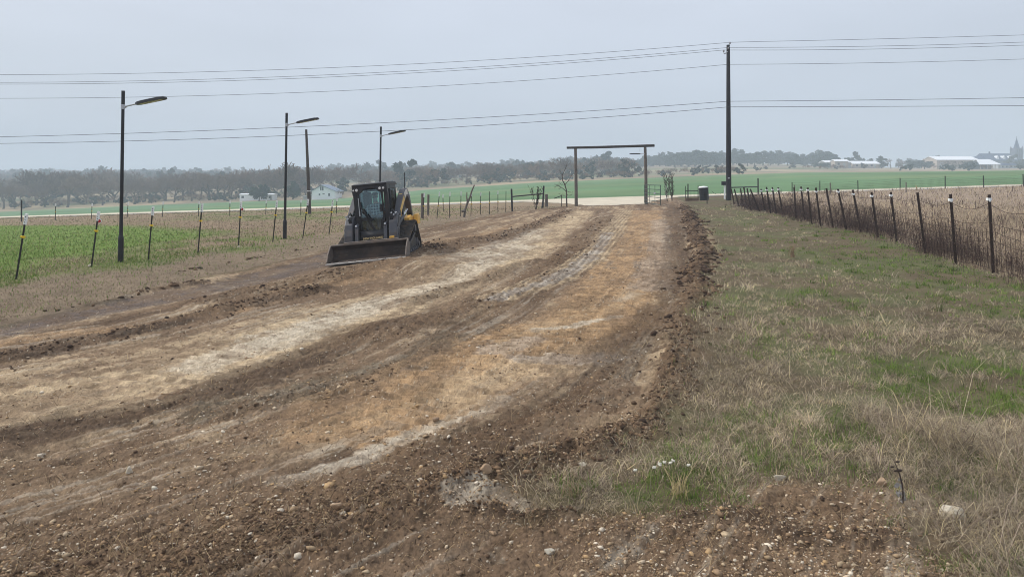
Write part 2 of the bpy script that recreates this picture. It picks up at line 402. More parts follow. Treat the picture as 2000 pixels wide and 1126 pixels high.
# loader
mat('machine_grey', tuple(lin(70, 71, 76)), 0.5, 0.0, 0.2, 5, 0, 0.4, dirt=(MUDC, 4.0, 0.45))
mat('machine_black', tuple(lin(30, 30, 33)), 0.45, 0.0, 0.2, 6, 0, 0.4, dirt=(MUDC, 5.0, 0.12))
mat('machine_yellow', tuple(lin(224, 174, 80)), 0.45, 0.0, 0.1, 4, 0, 0.4, dirt=(MUDC, 5.0, 0.3))
mat('decal_white', tuple(lin(206, 202, 190)), 0.5, 0, 0.1, 8, 0, 0.4, dirt=(MUDC, 12.0, 0.4))
mat('decal_yellow', tuple(lin(214, 178, 98)), 0.5, 0, 0.1, 8, 0, 0.4, dirt=(MUDC, 9.0, 0.3))
mat('rubber', tuple(lin(70, 66, 62)), 0.9, 0, 0.25, 9, 0.2, 0.2, dirt=(MUDC, 6.0, 0.85))
mat('bucket_steel', tuple(lin(58, 48, 42)), 0.65, 0.15, 0.4, 3.5, 0.1, 0.35, dirt=(tuple(lin(88, 70, 54)), 3.0, 0.6))
mat('bucket_edge', tuple(lin(112, 102, 94)), 0.6, 0.2, 0.3, 6, 0, 0.35, dirt=(MUDC, 6.0, 0.5))
mat('worn_steel', tuple(lin(176, 172, 166)), 0.5, 0.3, 0.15, 9, 0, 0.5)
mat('chrome', tuple(lin(210, 212, 216)), 0.2, 0.9, 0.05, 9, 0, 0.5)
mat('lens', tuple(lin(220, 215, 208)), 0.1, 0.3, 0.1, 20, 0, 0.8)
mat('seat_black', tuple(lin(34, 36, 40)), 0.7, 0, 0.2, 8, 0, 0.3)
mat('lettering', tuple(lin(226, 196, 140)), 0.5, 0, 0.05, 9, 0, 0.3)
def leafy(name, f):
    m = MATS[name]; N = m.node_tree.nodes; Lk = m.node_tree.links; b = N['Principled BSDF']; o = N['Material Output']
    t = N.new('ShaderNodeBsdfTranslucent'); src = b.inputs['Base Color'].links[0].from_socket; Lk.new(src, t.inputs[0])
    x = N.new('ShaderNodeMixShader'); x.inputs[0].default_value = f
    Lk.new(b.outputs[0], x.inputs[1]); Lk.new(t.outputs[0], x.inputs[2]); Lk.new(x.outputs[0], o.inputs['Surface'])
leafy('blade', 0.42); leafy('leaf', 0.15)
# person
mat('skin', tuple(lin(196, 148, 124)), 0.55, 0, 0.08, 14, 0, 0.4)
mat('beard', tuple(lin(168, 160, 152)), 0.9, 0, 0.25, 60, 0.4, 0.1)
mat('cap', tuple(lin(78, 72, 62)), 0.9, 0, 0.3, 22, 0.1, 0.1)
mat('jeans', tuple(lin(52, 62, 84)), 0.9, 0, 0.2, 12, 0.1, 0.1)
mat('boot', tuple(lin(66, 50, 38)), 0.8, 0, 0.2, 12, 0.1, 0.2)
mat('shade_lens', tuple(lin(14, 14, 16)), 0.15, 0, 0.1, 9, 0, 0.7)

def plaid():
    m = bpy.data.materials.new('plaid'); m.use_nodes = True; N = m.node_tree.nodes; Lk = m.node_tree.links
    b = N['Principled BSDF']; b.inputs['Roughness'].default_value = 0.9; b.inputs['Specular IOR Level'].default_value = 0.1
    tc = N.new('ShaderNodeTexCoord'); sp = N.new('ShaderNodeSeparateXYZ'); Lk.new(tc.outputs['Object'], sp.inputs[0])
    prev = None
    for ax in ('X', 'Z'):
        mu = N.new('ShaderNodeMath'); mu.operation = 'MULTIPLY'; mu.inputs[1].default_value = 13.0; Lk.new(sp.outputs[ax], mu.inputs[0])
        fr = N.new('ShaderNodeMath'); fr.operation = 'FRACT'; Lk.new(mu.outputs[0], fr.inputs[0])
        gt = N.new('ShaderNodeMath'); gt.operation = 'LESS_THAN'; gt.inputs[1].default_value = 0.2; Lk.new(fr.outputs[0], gt.inputs[0])
        if prev is None: prev = gt
        else:
            ad = N.new('ShaderNodeMath'); ad.operation = 'MAXIMUM'; Lk.new(prev.outputs[0], ad.inputs[0]); Lk.new(gt.outputs[0], ad.inputs[1]); prev = ad
    mx = N.new('ShaderNodeMix'); mx.data_type = 'RGBA'; Lk.new(prev.outputs[0], mx.inputs[0])
    mx.inputs[6].default_value = (*lin(52, 66, 82), 1); mx.inputs[7].default_value = (*lin(196, 206, 208), 1)
    Lk.new(mx.outputs[2], b.inputs['Base Color']); MATS['plaid'] = m
plaid()

def glass():
    m = bpy.data.materials.new('tinted_glass'); m.use_nodes = True; N = m.node_tree.nodes; Lk = m.node_tree.links
    N.remove(N['Principled BSDF'])
    o = N['Material Output']; t = N.new('ShaderNodeBsdfTransparent'); t.inputs[0].default_value = (0.80, 0.92, 0.94, 1)
    g = N.new('ShaderNodeBsdfGlossy'); g.inputs['Roughness'].default_value = 0.03; g.inputs[0].default_value = (0.9, 1, 1, 1)
    fr = N.new('ShaderNodeFresnel'); fr.inputs[0].default_value = 1.5
    mu = N.new('ShaderNodeMath'); mu.operation = 'MULTIPLY_ADD'; mu.inputs[1].default_value = 1.0; mu.inputs[2].default_value = 0.04
    Lk.new(fr.outputs[0], mu.inputs[0])
    mx = N.new('ShaderNodeMixShader'); Lk.new(mu.outputs[0], mx.inputs[0]); Lk.new(t.outputs[0], mx.inputs[1]); Lk.new(g.outputs[0], mx.inputs[2])
    Lk.new(mx.outputs[0], o.inputs['Surface']); MATS['glass'] = m
glass()

# ------------------------------------------------------------------ objects
def tag(o, label=None, cat=None, group=None, kind=None):
    if label: o['label'] = label
    if cat: o['category'] = cat
    if group: o['group'] = group
    if kind: o['kind'] = kind
    return o

def thing(name, loc, label, cat, group=None, rot=(0, 0, 0)):
    o = bpy.data.objects.new(name, None); COL.objects.link(o)
    o.location = loc; o.rotation_euler = rot; o.empty_display_size = 0.2
    return tag(o, label, cat, group)

def link_mesh(name, me, m, parent=None, smooth=False):
    if isinstance(m, str): m = MATS[m]
    me.materials.append(m)
    if smooth:
        me.polygons.foreach_set('use_smooth', [True] * len(me.polygons))
    o = bpy.data.objects.new(name, me); COL.objects.link(o)
    if parent: o.parent = parent
    return o

def np_mesh(name, verts, quads=None, tris=None, cols=None, m=None, parent=None, smooth=False):
    me = bpy.data.meshes.new(name)
    q = np.zeros((0, 4), np.int64) if quads is None else np.asarray(quads)
    t = np.zeros((0, 3), np.int64) if tris is None else np.asarray(tris)
    me.vertices.add(len(verts)); me.vertices.foreach_set('co', np.asarray(verts, np.float32).ravel())
    nl = q.size + t.size
    me.loops.add(nl); me.loops.foreach_set('vertex_index', np.concatenate([q.ravel(), t.ravel()]).astype(np.int32))
    npoly = len(q) + len(t)
    me.polygons.add(npoly)
    st = np.concatenate([np.arange(len(q)) * 4, q.size + np.arange(len(t)) * 3]).astype(np.int32)
    me.polygons.foreach_set('loop_start', st)
    if smooth: me.polygons.foreach_set('use_smooth', np.ones(npoly, bool))
    if cols is not None:
        a = me.color_attributes.new('Col', 'FLOAT_COLOR', 'POINT')
        cc = np.ones((len(verts), 4), np.float32); cc[:, :3] = cols
        a.data.foreach_set('color', cc.ravel())
    me.update(calc_edges=True); me.validate()
    return link_mesh(name, me, m, parent)

class MB:
    """collects shapes into one mesh"""
    def __init__(s): s.v = []; s.f = []
    def add(s, v, f):
        n = len(s.v); s.v += [tuple(p) for p in v]; s.f += [tuple(i + n for i in q) for q in f]; return s
    def box(s, x0, x1, y0, y1, z0, z1, ch=0.0):
        if ch <= 0:
            v = [(x, y, z) for z in (z0, z1) for y in (y0, y1) for x in (x0, x1)]
            return s.add(v, [(0, 2, 3, 1), (4, 5, 7, 6), (0, 1, 5, 4), (2, 6, 7, 3), (0, 4, 6, 2), (1, 3, 7, 5)])
        bm = bmesh.new(); bmesh.ops.create_cube(bm, size=1)
        bmesh.ops.scale(bm, vec=(x1 - x0, y1 - y0, z1 - z0), verts=bm.verts)
        bmesh.ops.translate(bm, vec=((x0 + x1) / 2, (y0 + y1) / 2, (z0 + z1) / 2), verts=bm.verts)
        bmesh.ops.bevel(bm, geom=bm.edges[:], offset=ch, segments=2, affect='EDGES', profile=0.5)
        bm.verts.index_update()
        s.add([tuple(p.co) for p in bm.verts], [[p.index for p in q.verts] for q in bm.faces]); bm.free(); return s
    def tube(s, pts, r, n=8, caps=True, flat=None):
        pts = [Vector(p) for p in pts]; rr = r if isinstance(r, (list, tuple)) else [r] * len(pts)
        V = []; Fc = []; up = None
        for i, p in enumerate(pts):
            d = (pts[min(i + 1, len(pts) - 1)] - pts[max(i - 1, 0)])
            d = d.normalized() if d.length > 1e-9 else Vector((0, 0, 1))
            if up is None:
                up = d.orthogonal().normalized()
            up = (up - d * up.dot(d)).normalized(); sd = d.cross(up)
            for k in range(n):
                a = 2 * math.pi * k / n
                V.append(p + (up * math.cos(a) + sd * math.sin(a)) * rr[i])
        for i in range(len(pts) - 1):
            for k in range(n):
                a = i * n + k; b = i * n + (k + 1) % n
                Fc.append((a, b, b + n, a + n))
        if caps:
            Fc.append(tuple(range(n - 1, -1, -1))); Fc.append(tuple(len(V) - n + k for k in range(n)))
        return s.add(V, Fc)
    def prism(s, prof, ax, a0, a1):
        """extrude a closed profile; ax 'x': profile is (y,z); 'y': (x,z); 'z': (x,y)"""
        n = len(prof); V = []
        for a in (a0, a1):
            for p, q in prof:
                V.append({'x': (a, p, q), 'y': (p, a, q), 'z': (p, q, a)}[ax])
        return s.add(V, [tuple(range(n)), tuple(range(2 * n - 1, n - 1, -1))] + [(i, i + n, (i + 1) % n + n, (i + 1) % n) for i in range(n)])
    def sweep(s, path, w, h, x):
        """rectangular bar following (y,z) path, width w across x centred at x, depth h"""
        V = []; Fc = []
        hh = h if isinstance(h, (list, tuple)) else [h] * len(path)
        for i, (y, z) in enumerate(path):
            a = path[max(i - 1, 0)]; b = path[min(i + 1, len(path) - 1)]
            d = Vector((b[0] - a[0], b[1] - a[1])).normalized(); nx, nz = -d.y, d.x
            for sx, sn in ((-1, -1), (1, -1), (1, 1), (-1, 1)):
                V.append((x + sx * w / 2, y + nx * sn * hh[i] / 2, z + nz * sn * hh[i] / 2))
        for i in range(len(path) - 1):
            for k in range(4):
                a = i * 4 + k; b = i * 4 + (k + 1) % 4
                Fc.append((a, b, b + 4, a + 4))
        Fc.append((3, 2, 1, 0)); n = len(V); Fc.append((n - 4, n - 3, n - 2, n - 1))
        return s.add(V, Fc)
    def ball(s, c, r, sub=2, sc=(1, 1, 1)):
        bm = bmesh.new(); bmesh.ops.create_icosphere(bm, subdivisions=sub, radius=1)
        s.add([(c[0] + p.co.x * r * sc[0], c[1] + p.co.y * r * sc[1], c[2] + p.co.z * r * sc[2]) for p in bm.verts],
              [[p.index for p in q.verts] for q in bm.faces]); bm.free(); return s
    def build(s, name, m, parent=None, smooth=False, bevel=0.0):
        me = bpy.data.meshes.new(name); me.from_pydata(s.v, [], s.f)
        bm = bmesh.new(); bm.from_mesh(me); bmesh.ops.recalc_face_normals(bm, faces=bm.faces[:]); bm.to_mesh(me); bm.free()
        me.update(); o = link_mesh(name, me, m, parent, smooth)
        if bevel:
            b = o.modifiers.new('edge', 'BEVEL'); b.width = bevel; b.segments = 2; b.limit_method = 'ANGLE'
        return o

def copy_tree(o, parent=None):
    c = o.copy(); COL.objects.link(c)
    if parent: c.parent = parent
    for ch in list(o.children): copy_tree(ch, c)
    return c

# ------------------------------------------------------------------ setting: ground, road, field, hills
def cols_u(dense, lim=0.84, wide=2.4, n=46):
    a = np.linspace(-lim, lim, dense)
    e = lim + (wide - lim) * (np.linspace(0, 1, n + 1)[1:] ** 1.6)
    return np.concatenate([-e[::-1], a, e])

def grid_faces(nr, nc):
    i = np.arange(nr - 1)[:, None] * nc + np.arange(nc - 1)[None, :]
    return np.stack([i, i + 1, i + nc + 1, i + nc], -1).reshape(-1, 4)

def build_ground():
    u = cols_u(1250)
    rows = np.concatenate([np.linspace(-4, 2.5, 24)[:-1], np.geomspace(2.5, 62, 1180)])
    Yg, Ug = np.meshgrid(rows, u, indexing='ij')
    Xg = Ug * np.where(Yg > 2.5, Yg, 2.5 + 0 * Yg)
    # let the near rows fan out so the sheet also reaches beside and behind the camera
    Xg = np.where(np.abs(Ug) > 0.84, np.sign(Ug) * (0.84 * np.maximum(Yg, 2.5) + (np.abs(Ug) - 0.84) * np.maximum(Yg, 25)), Xg)
    z, c, *_ = fields(Xg, Yg)
    z = z + base_z(Xg, Yg)
    V = np.stack([Xg, Yg, z], -1).reshape(-1, 3)
    o = np_mesh('ground', V, grid_faces(*Xg.shape), None, c.reshape(-1, 3), M('ground'), smooth=True)
    return tag(o, kind='structure', label='rutted dirt driveway with grass verges on either side')
build_ground()

def strip(name, ys, m, dz=0.0, colf=None, nu=260, wide=1.5):
    u = cols_u(nu, 0.9, wide, 20)
    Yg, Ug = np.meshgrid(np.array(ys), u, indexing='ij'); Xg = Ug * Yg
    if ys[0] <= 63:
        Xg = np.where(np.abs(Ug) > 0.9, np.sign(Ug) * (0.9 + (np.abs(Ug) - 0.9) * 1.6) * Yg, Xg)
    z = base_z(Xg, Yg) + dz
    V = np.stack([Xg, Yg, z], -1).reshape(-1, 3)
    c = colf(Xg, Yg).reshape(-1, 3) if colf else None
    return tag(np_mesh(name, V, grid_faces(*Xg.shape), None, c, M(m), smooth=True), kind='structure')
strip('road', [61.9, 62.5, 64, 66, 66.6], 'road', 0.03)
def fieldcol(X, Y):
    c = np.empty(X.shape + (3,)); c[:] = lin(98, 126, 90)
    row = X * 0.32 + Y * 0.95
    a = fbm(row * 0.35, (X * 0.95 - Y * 0.32) * 0.01, 83, 3, 0.6); b = fbm(X * 0.03, Y * 0.05, 84, 4)
    c = c * (0.86 + 0.28 * a)[..., None]
    return c + (lin(122, 132, 96) - c) * (0.45 * sst(0.45, 0.7, b))[..., None]
strip('field', [66.4] + list(np.linspace(69, 221, 150)), 'hill', 0.0, fieldcol, 420)

def hillcol(X, Y):
    a = fbm(X * 0.012, Y * 0.02, 81, 4); b = fbm(X * 0.05, Y * 0.03, 82, 3)
    c = np.empty(X.shape + (3,)); c[:] = lin(142, 128, 108)
    c = c + (lin(110, 112, 84) - c) * sst(0.45, 0.65, a)[..., None]
    c = c + (lin(168, 150, 122) - c) * (0.7 * sst(0.5, 0.7, b))[..., None]
    return c
strip('hills', list(np.linspace(220, 430, 50)) + list(np.linspace(440, 800, 50)) + list(np.linspace(830, 1700, 12)), 'hill', 0.0, hillcol, 300)

# driveway apron where the dirt road meets the pale road
def apron():
    p = [W([q])[0] for q in [(1118, 399), (1155, 402), (1210, 400.5), (1262, 398)]]
    ys = np.linspace(0, 1, 14); V = []; 
    for t in ys:
        for k in np.linspace(0, 1, 30):
            nx = np.interp(k, [0, .33, .66, 1], [q[0] for q in p]); ny = np.interp(k, [0, .33, .66, 1], [q[1] for q in p])
            fx = 0.5 + 15 * k; fy = 62.2
            V.append((nx + (fx - nx) * t ** 1.3, ny + (fy - ny) * t))
    V = np.array(V); X, Y = V[:, 0], V[:, 1]
    z = H(X, Y) + 0.02
    o = np_mesh('driveway_apron', np.stack([X, Y, z], -1), grid_faces(14, 30), None, None, M('road'), smooth=True)
    tag(o, kind='structure')
apron()

# ------------------------------------------------------------------ camera, light, sky, air
cam = bpy.data.cameras.new('camera'); co = bpy.data.objects.new('camera', cam); COL.objects.link(co)
co.location = (0, 0, CAMH); co.rotation_euler = (R(90), 0, 0)
cam.sensor_width = 36; cam.lens = 36 * F / 2000; cam.shift_y = -(563 - HZ) / 2000
cam.clip_start = 0.05; cam.clip_end = 6000
scene.camera = co
SUN_EL, SUN_AZ = 46.0, -72.0        # azimuth clockwise from +Y: to the left, a little ahead of the camera
sd = bpy.data.lights.new('sun', 'SUN'); sd.energy = 2.2; sd.angle = R(8); sd.color = (1, 0.96, 0.9)
so = bpy.data.objects.new('sun', sd); COL.objects.link(so)
so.rotation_euler = (R(90 - SUN_EL), 0, R(180 - SUN_AZ))
w = bpy.data.worlds.new('World'); scene.world = w; w.use_nodes = True
N = w.node_tree.nodes; Lk = w.node_tree.links
bg = N['Background']; bg.inputs['Strength'].default_value = 0.1
sky = N.new('ShaderNodeTexSky'); sky.sky_type = 'NISHITA'; sky.sun_disc = False
sky.sun_elevation = R(SUN_EL); sky.sun_rotation = R(SUN_AZ); sky.dust_density = 6; sky.air_density = 1.2
ov = N.new('ShaderNodeMix'); ov.data_type = 'RGBA'; ov.inputs[0].default_value = 0.9
tcw = N.new('ShaderNodeTexCoord'); sx = N.new('ShaderNodeSeparateXYZ'); Lk.new(tcw.outputs['Generated'], sx.inputs[0])
rw = N.new('ShaderNodeValToRGB')
rw.color_ramp.elements[0].position = 0.0; rw.color_ramp.elements[0].color = (*(lin(180, 190, 204) * 1.0), 1)
rw.color_ramp.elements[1].position = 0.35; rw.color_ramp.elements[1].color = (*(lin(202, 208, 221) * 1.0), 1)
Lk.new(sx.outputs['Z'], rw.inputs['Fac'])
nzs = N.new('ShaderNodeTexNoise'); nzs.inputs['Scale'].default_value = 2.2; nzs.inputs['Detail'].default_value = 3
mp_ = N.new('ShaderNodeMapping'); mp_.inputs['Scale'].default_value = (1.0, 1.0, 4.0); Lk.new(tcw.outputs['Generated'], mp_.inputs[0]); Lk.new(mp_.outputs[0], nzs.inputs['Vector'])
mr = N.new('ShaderNodeMapRange'); mr.inputs[1].default_value = 0.3; mr.inputs[2].default_value = 0.7; mr.inputs[3].default_value = 8.4; mr.inputs[4].default_value = 9.4
Lk.new(nzs.outputs['Fac'], mr.inputs[0])
vm = N.new('ShaderNodeVectorMath'); vm.operation = 'SCALE'; Lk.new(rw.outputs['Color'], vm.inputs[0]); Lk.new(mr.outputs[0], vm.inputs[3])
Lk.new(sky.outputs[0], ov.inputs[6]); Lk.new(vm.outputs[0], ov.inputs[7]); Lk.new(ov.outputs[2], bg.inputs['Color'])
def haze():
    hb = MB().box(-1900, 1900, -30, 1690, -34, 44)
    m = bpy.data.materials.new('haze'); m.use_nodes = True; n = m.node_tree.nodes
    n.remove(n['Principled BSDF'])
    v = n.new('ShaderNodeVolumePrincipled'); v.inputs['Color'].default_value = (0.78, 0.89, 1.0, 1); v.inputs['Density'].default_value = HAZE
    v.inputs['Anisotropy'].default_value = 0.0
    m.node_tree.links.new(v.outputs[0], n['Material Output'].inputs['Volume'])
    tag(hb.build('haze', m), 'thin pale winter haze hanging over the fields', kind='stuff')
HAZE = 0.00115
haze()
scene.view_settings.view_transform = 'Standard'; scene.view_settings.look = 'None'
scene.view_settings.exposure = 0.48; scene.view_settings.gamma = 1.0
scene.cycles.use_denoising = True
scene.cycles.filter_width = 1.0
scene.cycles.volume_bounces = 1
scene.cycles.max_bounces = 6; scene.cycles.transparent_max_bounces = 16

# ------------------------------------------------------------------ compact track loader
LO = Vector((-3.55, 18.55, 0)); LO.z = float(base_z(LO.x, LO.y)) + 0.105 * (LO.x + 4.55) - 0.06
LROT = (0.0, R(-5.8), R(-2.5))
LM = Matrix.Translation(LO) @ Euler(LROT, 'XYZ').to_matrix().to_4x4()

def hull_loop(circs, n=200):
    """points along the belt that wraps the given (y,z,r) circles"""
    P = []
    for (cy, cz, r) in circs:
        for k in range(90):
            a = 2 * math.pi * k / 90; P.append((cy + r * math.cos(a), cz + r * math.sin(a)))
    P = sorted(set(P))
    def half(pp):
        h = []
        for p in pp:
            while len(h) > 1 and (h[-1][0] - h[-2][0]) * (p[1] - h[-2][1]) - (h[-1][1] - h[-2][1]) * (p[0] - h[-2][0]) <= 0: h.pop()
            h.append(p)
        return h
    hu = half(P)[:-1] + half(P[::-1])[:-1]
    hu.append(hu[0]); L = [0]
    for a, b in zip(hu[:-1], hu[1:]): L.append(L[-1] + math.hypot(b[0] - a[0], b[1] - a[1]))
    o = []
    for k in range(n):
        s = L[-1] * k / n; i = max(j for j in range(len(L)) if L[j] <= s + 1e-9); i = min(i, len(hu) - 2)
        t = (s - L[i]) / max(L[i + 1] - L[i], 1e-9)
        p = (hu[i][0] + (hu[i + 1][0] - hu[i][0]) * t, hu[i][1] + (hu[i + 1][1] - hu[i][1]) * t)
        d = Vector((hu[i + 1][0] - hu[i][0], hu[i + 1][1] - hu[i][1])).normalized()
        o.append((p[0], p[1], d.y, -d.x))
    return o

def loader():
    root = thing('track_loader', LO, 'dark grey and yellow track loader tilting on the dirt driveway with bucket lowered', 'track loader', rot=LROT)
    # --- tracks
    circ = [(-0.80, 0.235, 0.215), (0.78, 0.235, 0.215), (0.50, 0.69, 0.20)]
    lp = hull_loop(circ, 208)
    for sgn in (-1, 1):
        x0, x1 = (0.55, 0.95) if sgn > 0 else (-0.95, -0.55)
        b = MB(); V = []; n = len(lp)
        xs = np.linspace(x0, x1, 9)
        for k, (y, z, ny, nz) in enumerate(lp):
            for j, xx in enumerate(xs):
                lug = 0.028 if ((k % 4) in (0, 1)) else 0.0
                if j in (0, 8): lug *= 0.3
                if j == 4: lug = 0.0 if (k % 8) < 4 else lug
                V.append((xx, y + ny * lug, z + nz * lug))
            V.append((x1, y - ny * 0.035, z - nz * 0.035)); V.append((x0, y - ny * 0.035, z - nz * 0.035))
        m = 11; Fq = []
        for k in range(n):
            for j in range(m):
                a = k * m + j; c = k * m + (j + 1) % m; k2 = (k + 1) % n
                Fq.append((a, c, k2 * m + (j + 1) % m, k2 * m + j))
        b.add(V, Fq); tr = b.build('track', 'rubber', root)
        xo = x1 if sgn > 0 else x0
        fr = MB()
        fr.prism([(-0.72, 0.16), (0.72, 0.16), (0.62, 0.42), (0.36, 0.5), (-0.1, 0.52), (-0.62, 0.38)], 'x', x0 + 0.08, x1 - 0.08)
        fr.sweep([(-0.62, 0.3), (0.34, 0.56)], 0.05, 0.07, xo - sgn * 0.045)
        fr.build('track_frame', 'machine_black', tr, bevel=0.012)
        for i, yy in enumerate((-0.45, -0.18, 0.08, 0.34)):
            r = MB(); r.tube([(xo - sgn * 0.10, yy, 0.115), (xo - sgn * 0.02, yy, 0.115)], 0.085, 16); r.tube([(xo - sgn * 0.03, yy, 0.115), (xo - sgn * 0.005, yy, 0.115)], 0.03, 10)
            r.build('roller', 'machine_grey', tr)
        for (cy, cz, rr) in circ[:2]:
            r = MB(); r.tube([(x0 + 0.06, cy, cz), (x1 - 0.06, cy, cz)], rr - 0.05, 20); r.tube([(xo - sgn * 0.07, cy, cz), (xo - sgn * 0.02, cy, cz)], 0.07, 14)
            r.build('idler', 'machine_grey', tr)
        s = MB(); cy, cz, rr = circ[2]
        s.prism([(cy + (rr - 0.035 - 0.02 * (k % 2)) * math.cos(k * math.pi / 15), cz + (rr - 0.035 - 0.02 * (k % 2)) * math.sin(k * math.pi / 15)) for k in range(30)], 'x', x0 + 0.1, x1 - 0.1)
        s.tube([(xo - sgn * 0.12, cy, cz), (xo - sgn * 0.03, cy, cz)], 0.1, 16)
        s.build('sprocket', 'machine_grey', tr)
    # --- chassis, engine housing
    ch = MB()
    ch.prism([(-0.62, 0.28), (1.05, 0.24), (1.28, 0.45), (1.30, 1.0), (0.6, 1.02), (-0.2, 0.80), (-0.62, 0.78)], 'x', -0.50, 0.50)
    ch.build('chassis', 'machine_black', root, bevel=0.02)
    hd = MB(); hd.prism([(0.62, 1.0), (1.30, 0.98), (1.27, 1.22), (1.1, 1.32), (0.64, 1.34)], 'x', -0.44, 0.44)
    hd.build('engine_hood', 'machine_yellow', root, bevel=0.03)
    for sg in (-1, 1):
        f = MB(); f.prism([(0.62, 0.78), (1.36, 0.76), (1.36, 0.98), (0.98, 1.04), (0.62, 0.98)], 'x', sg * 0.52 if sg > 0 else -0.74, 0.74 if sg > 0 else -0.52)
        f.build('rear_fender', 'machine_yellow', root, bevel=0.02)
        t = MB(); t.prism([(1.06, 0.76), (1.42, 0.76), (1.42, 1.02), (1.30, 1.06), (1.16, 1.04)], 'x', sg * 0.76 if sg > 0 else -0.90, 0.90 if sg > 0 else -0.76)
        t.build('corner_guard', 'machine_yellow', root, bevel=0.02)
    # --- cab: pillars, roof, sides, rear
    cab = MB(); FY, RY = -0.52, 0.66
    Z0, Z1 = 0.72, 2.01
    for sg in (-1, 1):
        cab.prism([(sg * 0.355, Z0), (sg * 0.49, Z0), (sg * 0.50, Z1 - 0.06), (sg * 0.39, Z1 - 0.06)], 'y', FY, FY + 0.13)          # front pillars
        cab.prism([(sg * 0.40, Z0 + 0.1), (sg * 0.49, Z0 + 0.1), (sg * 0.47, Z1 - 0.08), (sg * 0.38, Z1 - 0.08)], 'y', RY - 0.12, RY)
        cab.prism([(FY + 0.3, 0.95), (FY + 0.38, 0.95), (FY + 0.46, Z1 - 0.06), (FY + 0.38, Z1 - 0.06)], 'x', *sorted((sg * 0.44, sg * 0.49)))
        cab.prism([(FY + 0.10, Z0), (RY, Z0), (RY, 1.14), (FY + 0.10, 1.02)], 'x', *sorted((sg * 0.43, sg * 0.488)))
        cab.prism([(FY + 0.10, Z1 - 0.17), (RY - 0.05, Z1 - 0.17), (RY - 0.05, Z1 - 0.05), (FY + 0.10, Z1 - 0.05)], 'x', *sorted((sg * 0.42, sg * 0.485)))
    cab.box(-0.42, 0.42, RY - 0.09, RY - 0.01, 0.84, 1.22)
    cab.box(-0.38, 0.38, RY - 0.09, RY - 0.02, Z1 - 0.2, Z1 - 0.05)
    cab.build('cab', 'machine_black', root, bevel=0.012)
    rf = MB(); rf.prism([(FY - 0.05, Z1 - 0.06), (FY - 0.06, Z1 + 0.0), (FY + 0.15, Z1 + 0.025), (RY - 0.15, Z1 + 0.03), (RY + 0.06, Z1 - 0.03), (RY + 0.06, Z1 - 0.065)], 'x', -0.502, 0.502)
    rf.build('roof', 'machine_black', root, bevel=0.015)
    # front fascia with lamp clusters: a band that dips at both corners
    fa = MB(); fz = Z1 - 0.055
    fa.prism([(-0.50, fz), (-0.50, fz - 0.19), (-0.30, fz - 0.19), (-0.245, fz - 0.16), (-0.20, fz - 0.10), (-0.12, fz - 0.075), (0.12, fz - 0.075), (0.20, fz - 0.10), (0.245, fz - 0.16), (0.30, fz - 0.19), (0.50, fz - 0.19), (0.50, fz)], 'y', FY - 0.045, FY + 0.03)
    fa.build('fascia', 'machine_black', root, bevel=0.01)
    for xx, rr in ((-0.455, 0.028), (-0.365, 0.045), (0.30, 0.042), (0.40, 0.036)):
        l = MB(); l.tube([(xx, FY - 0.075, fz - 0.085), (xx, FY - 0.03, fz - 0.085)], [rr * 0.8, rr], 14)
        l.build('headlight', 'lens', root)
    # front door: glass with its black frame, hinge bars, handle
    dr = MB()
    dr.prism([(-0.36, 0.78), (-0.20, 0.70), (0.20, 0.70), (0.36, 0.78), (0.36, 0.86), (0.18, 0.775), (-0.18, 0.775), (-0.36, 0.86)], 'y', FY - 0.03, FY + 0.02)
    dr.prism([(-0.36, 0.84), (-0.31, 0.84), (-0.31, fz - 0.18), (-0.36, fz - 0.18)], 'y', FY - 0.03, FY + 0.02)
    dr.prism([(0.31, 0.84), (0.36, 0.84), (0.36, fz - 0.18), (0.31, fz - 0.18)], 'y', FY - 0.03, FY + 0.02)
    dr.prism([(-0.31, 1.13), (-0.31, 1.05), (-0.16, 1.045), (0.0, 0.775), (0.08, 0.775), (-0.10, 1.10), (-0.15, 1.13)], 'y', FY - 0.034, FY + 0.01)
    dr.prism([(0.31, 1.02), (0.31, 1.12), (0.24, 1.03), (0.20, 0.775), (0.27, 0.775)], 'y', FY - 0.034, FY + 0.01)
    door = dr.build('front_door', 'machine_black', root, bevel=0.006)
    g = MB(); g.prism([(-0.315, 0.77), (0.315, 0.77), (0.315, fz - 0.19), (0.24, fz - 0.165), (0.19, fz - 0.1), (-0.19, fz - 0.1), (-0.24, fz - 0.165), (-0.315, fz - 0.19)], 'y', FY - 0.012, FY - 0.004)
    g.build('windshield', 'glass', door)
    hb = MB()
    hb.tube([(-0.30, FY - 0.075, 1.55), (-0.27, FY - 0.085, 1.40), (-0.045, FY - 0.085, 1.075)], 0.022, 8)
    hb.tube([(-0.30, FY - 0.05, 1.30), (-0.24, FY - 0.07, 1.27), (-0.035, FY - 0.07, 1.02)], 0.014, 8)
    hb.box(-0.09, 0.03, FY - 0.08, FY - 0.02, 1.04, 1.10, 0.01)
    hb.build('hinge_bar', 'machine_black', door)
    st = MB(); st.tube([(-0.335, FY - 0.07, 1.66), (-0.335, FY - 0.07, 1.18)], 0.013, 8); st.tube([(-0.335, FY - 0.07, 1.30), (-0.335, FY - 0.07, 1.18)], 0.019, 8)
    st.build('gas_strut', 'galvanised', door)
    hn = MB(); hn.box(0.255, 0.31, FY - 0.06, FY - 0.01, 1.25, 1.44, 0.012); hn.box(0.275, 0.30, FY - 0.08, FY - 0.05, 1.39, 1.42, 0.006)
    hn.build('door_handle', 'machine_black', door)
    gh = MB(); gh.tube([(0.265, FY + 0.06, 1.52), (0.255, FY + 0.05, 1.72), (0.285, FY + 0.06, 1.77)], 0.012, 8)
    gh.build('grab_handle', 'machine_black', root)
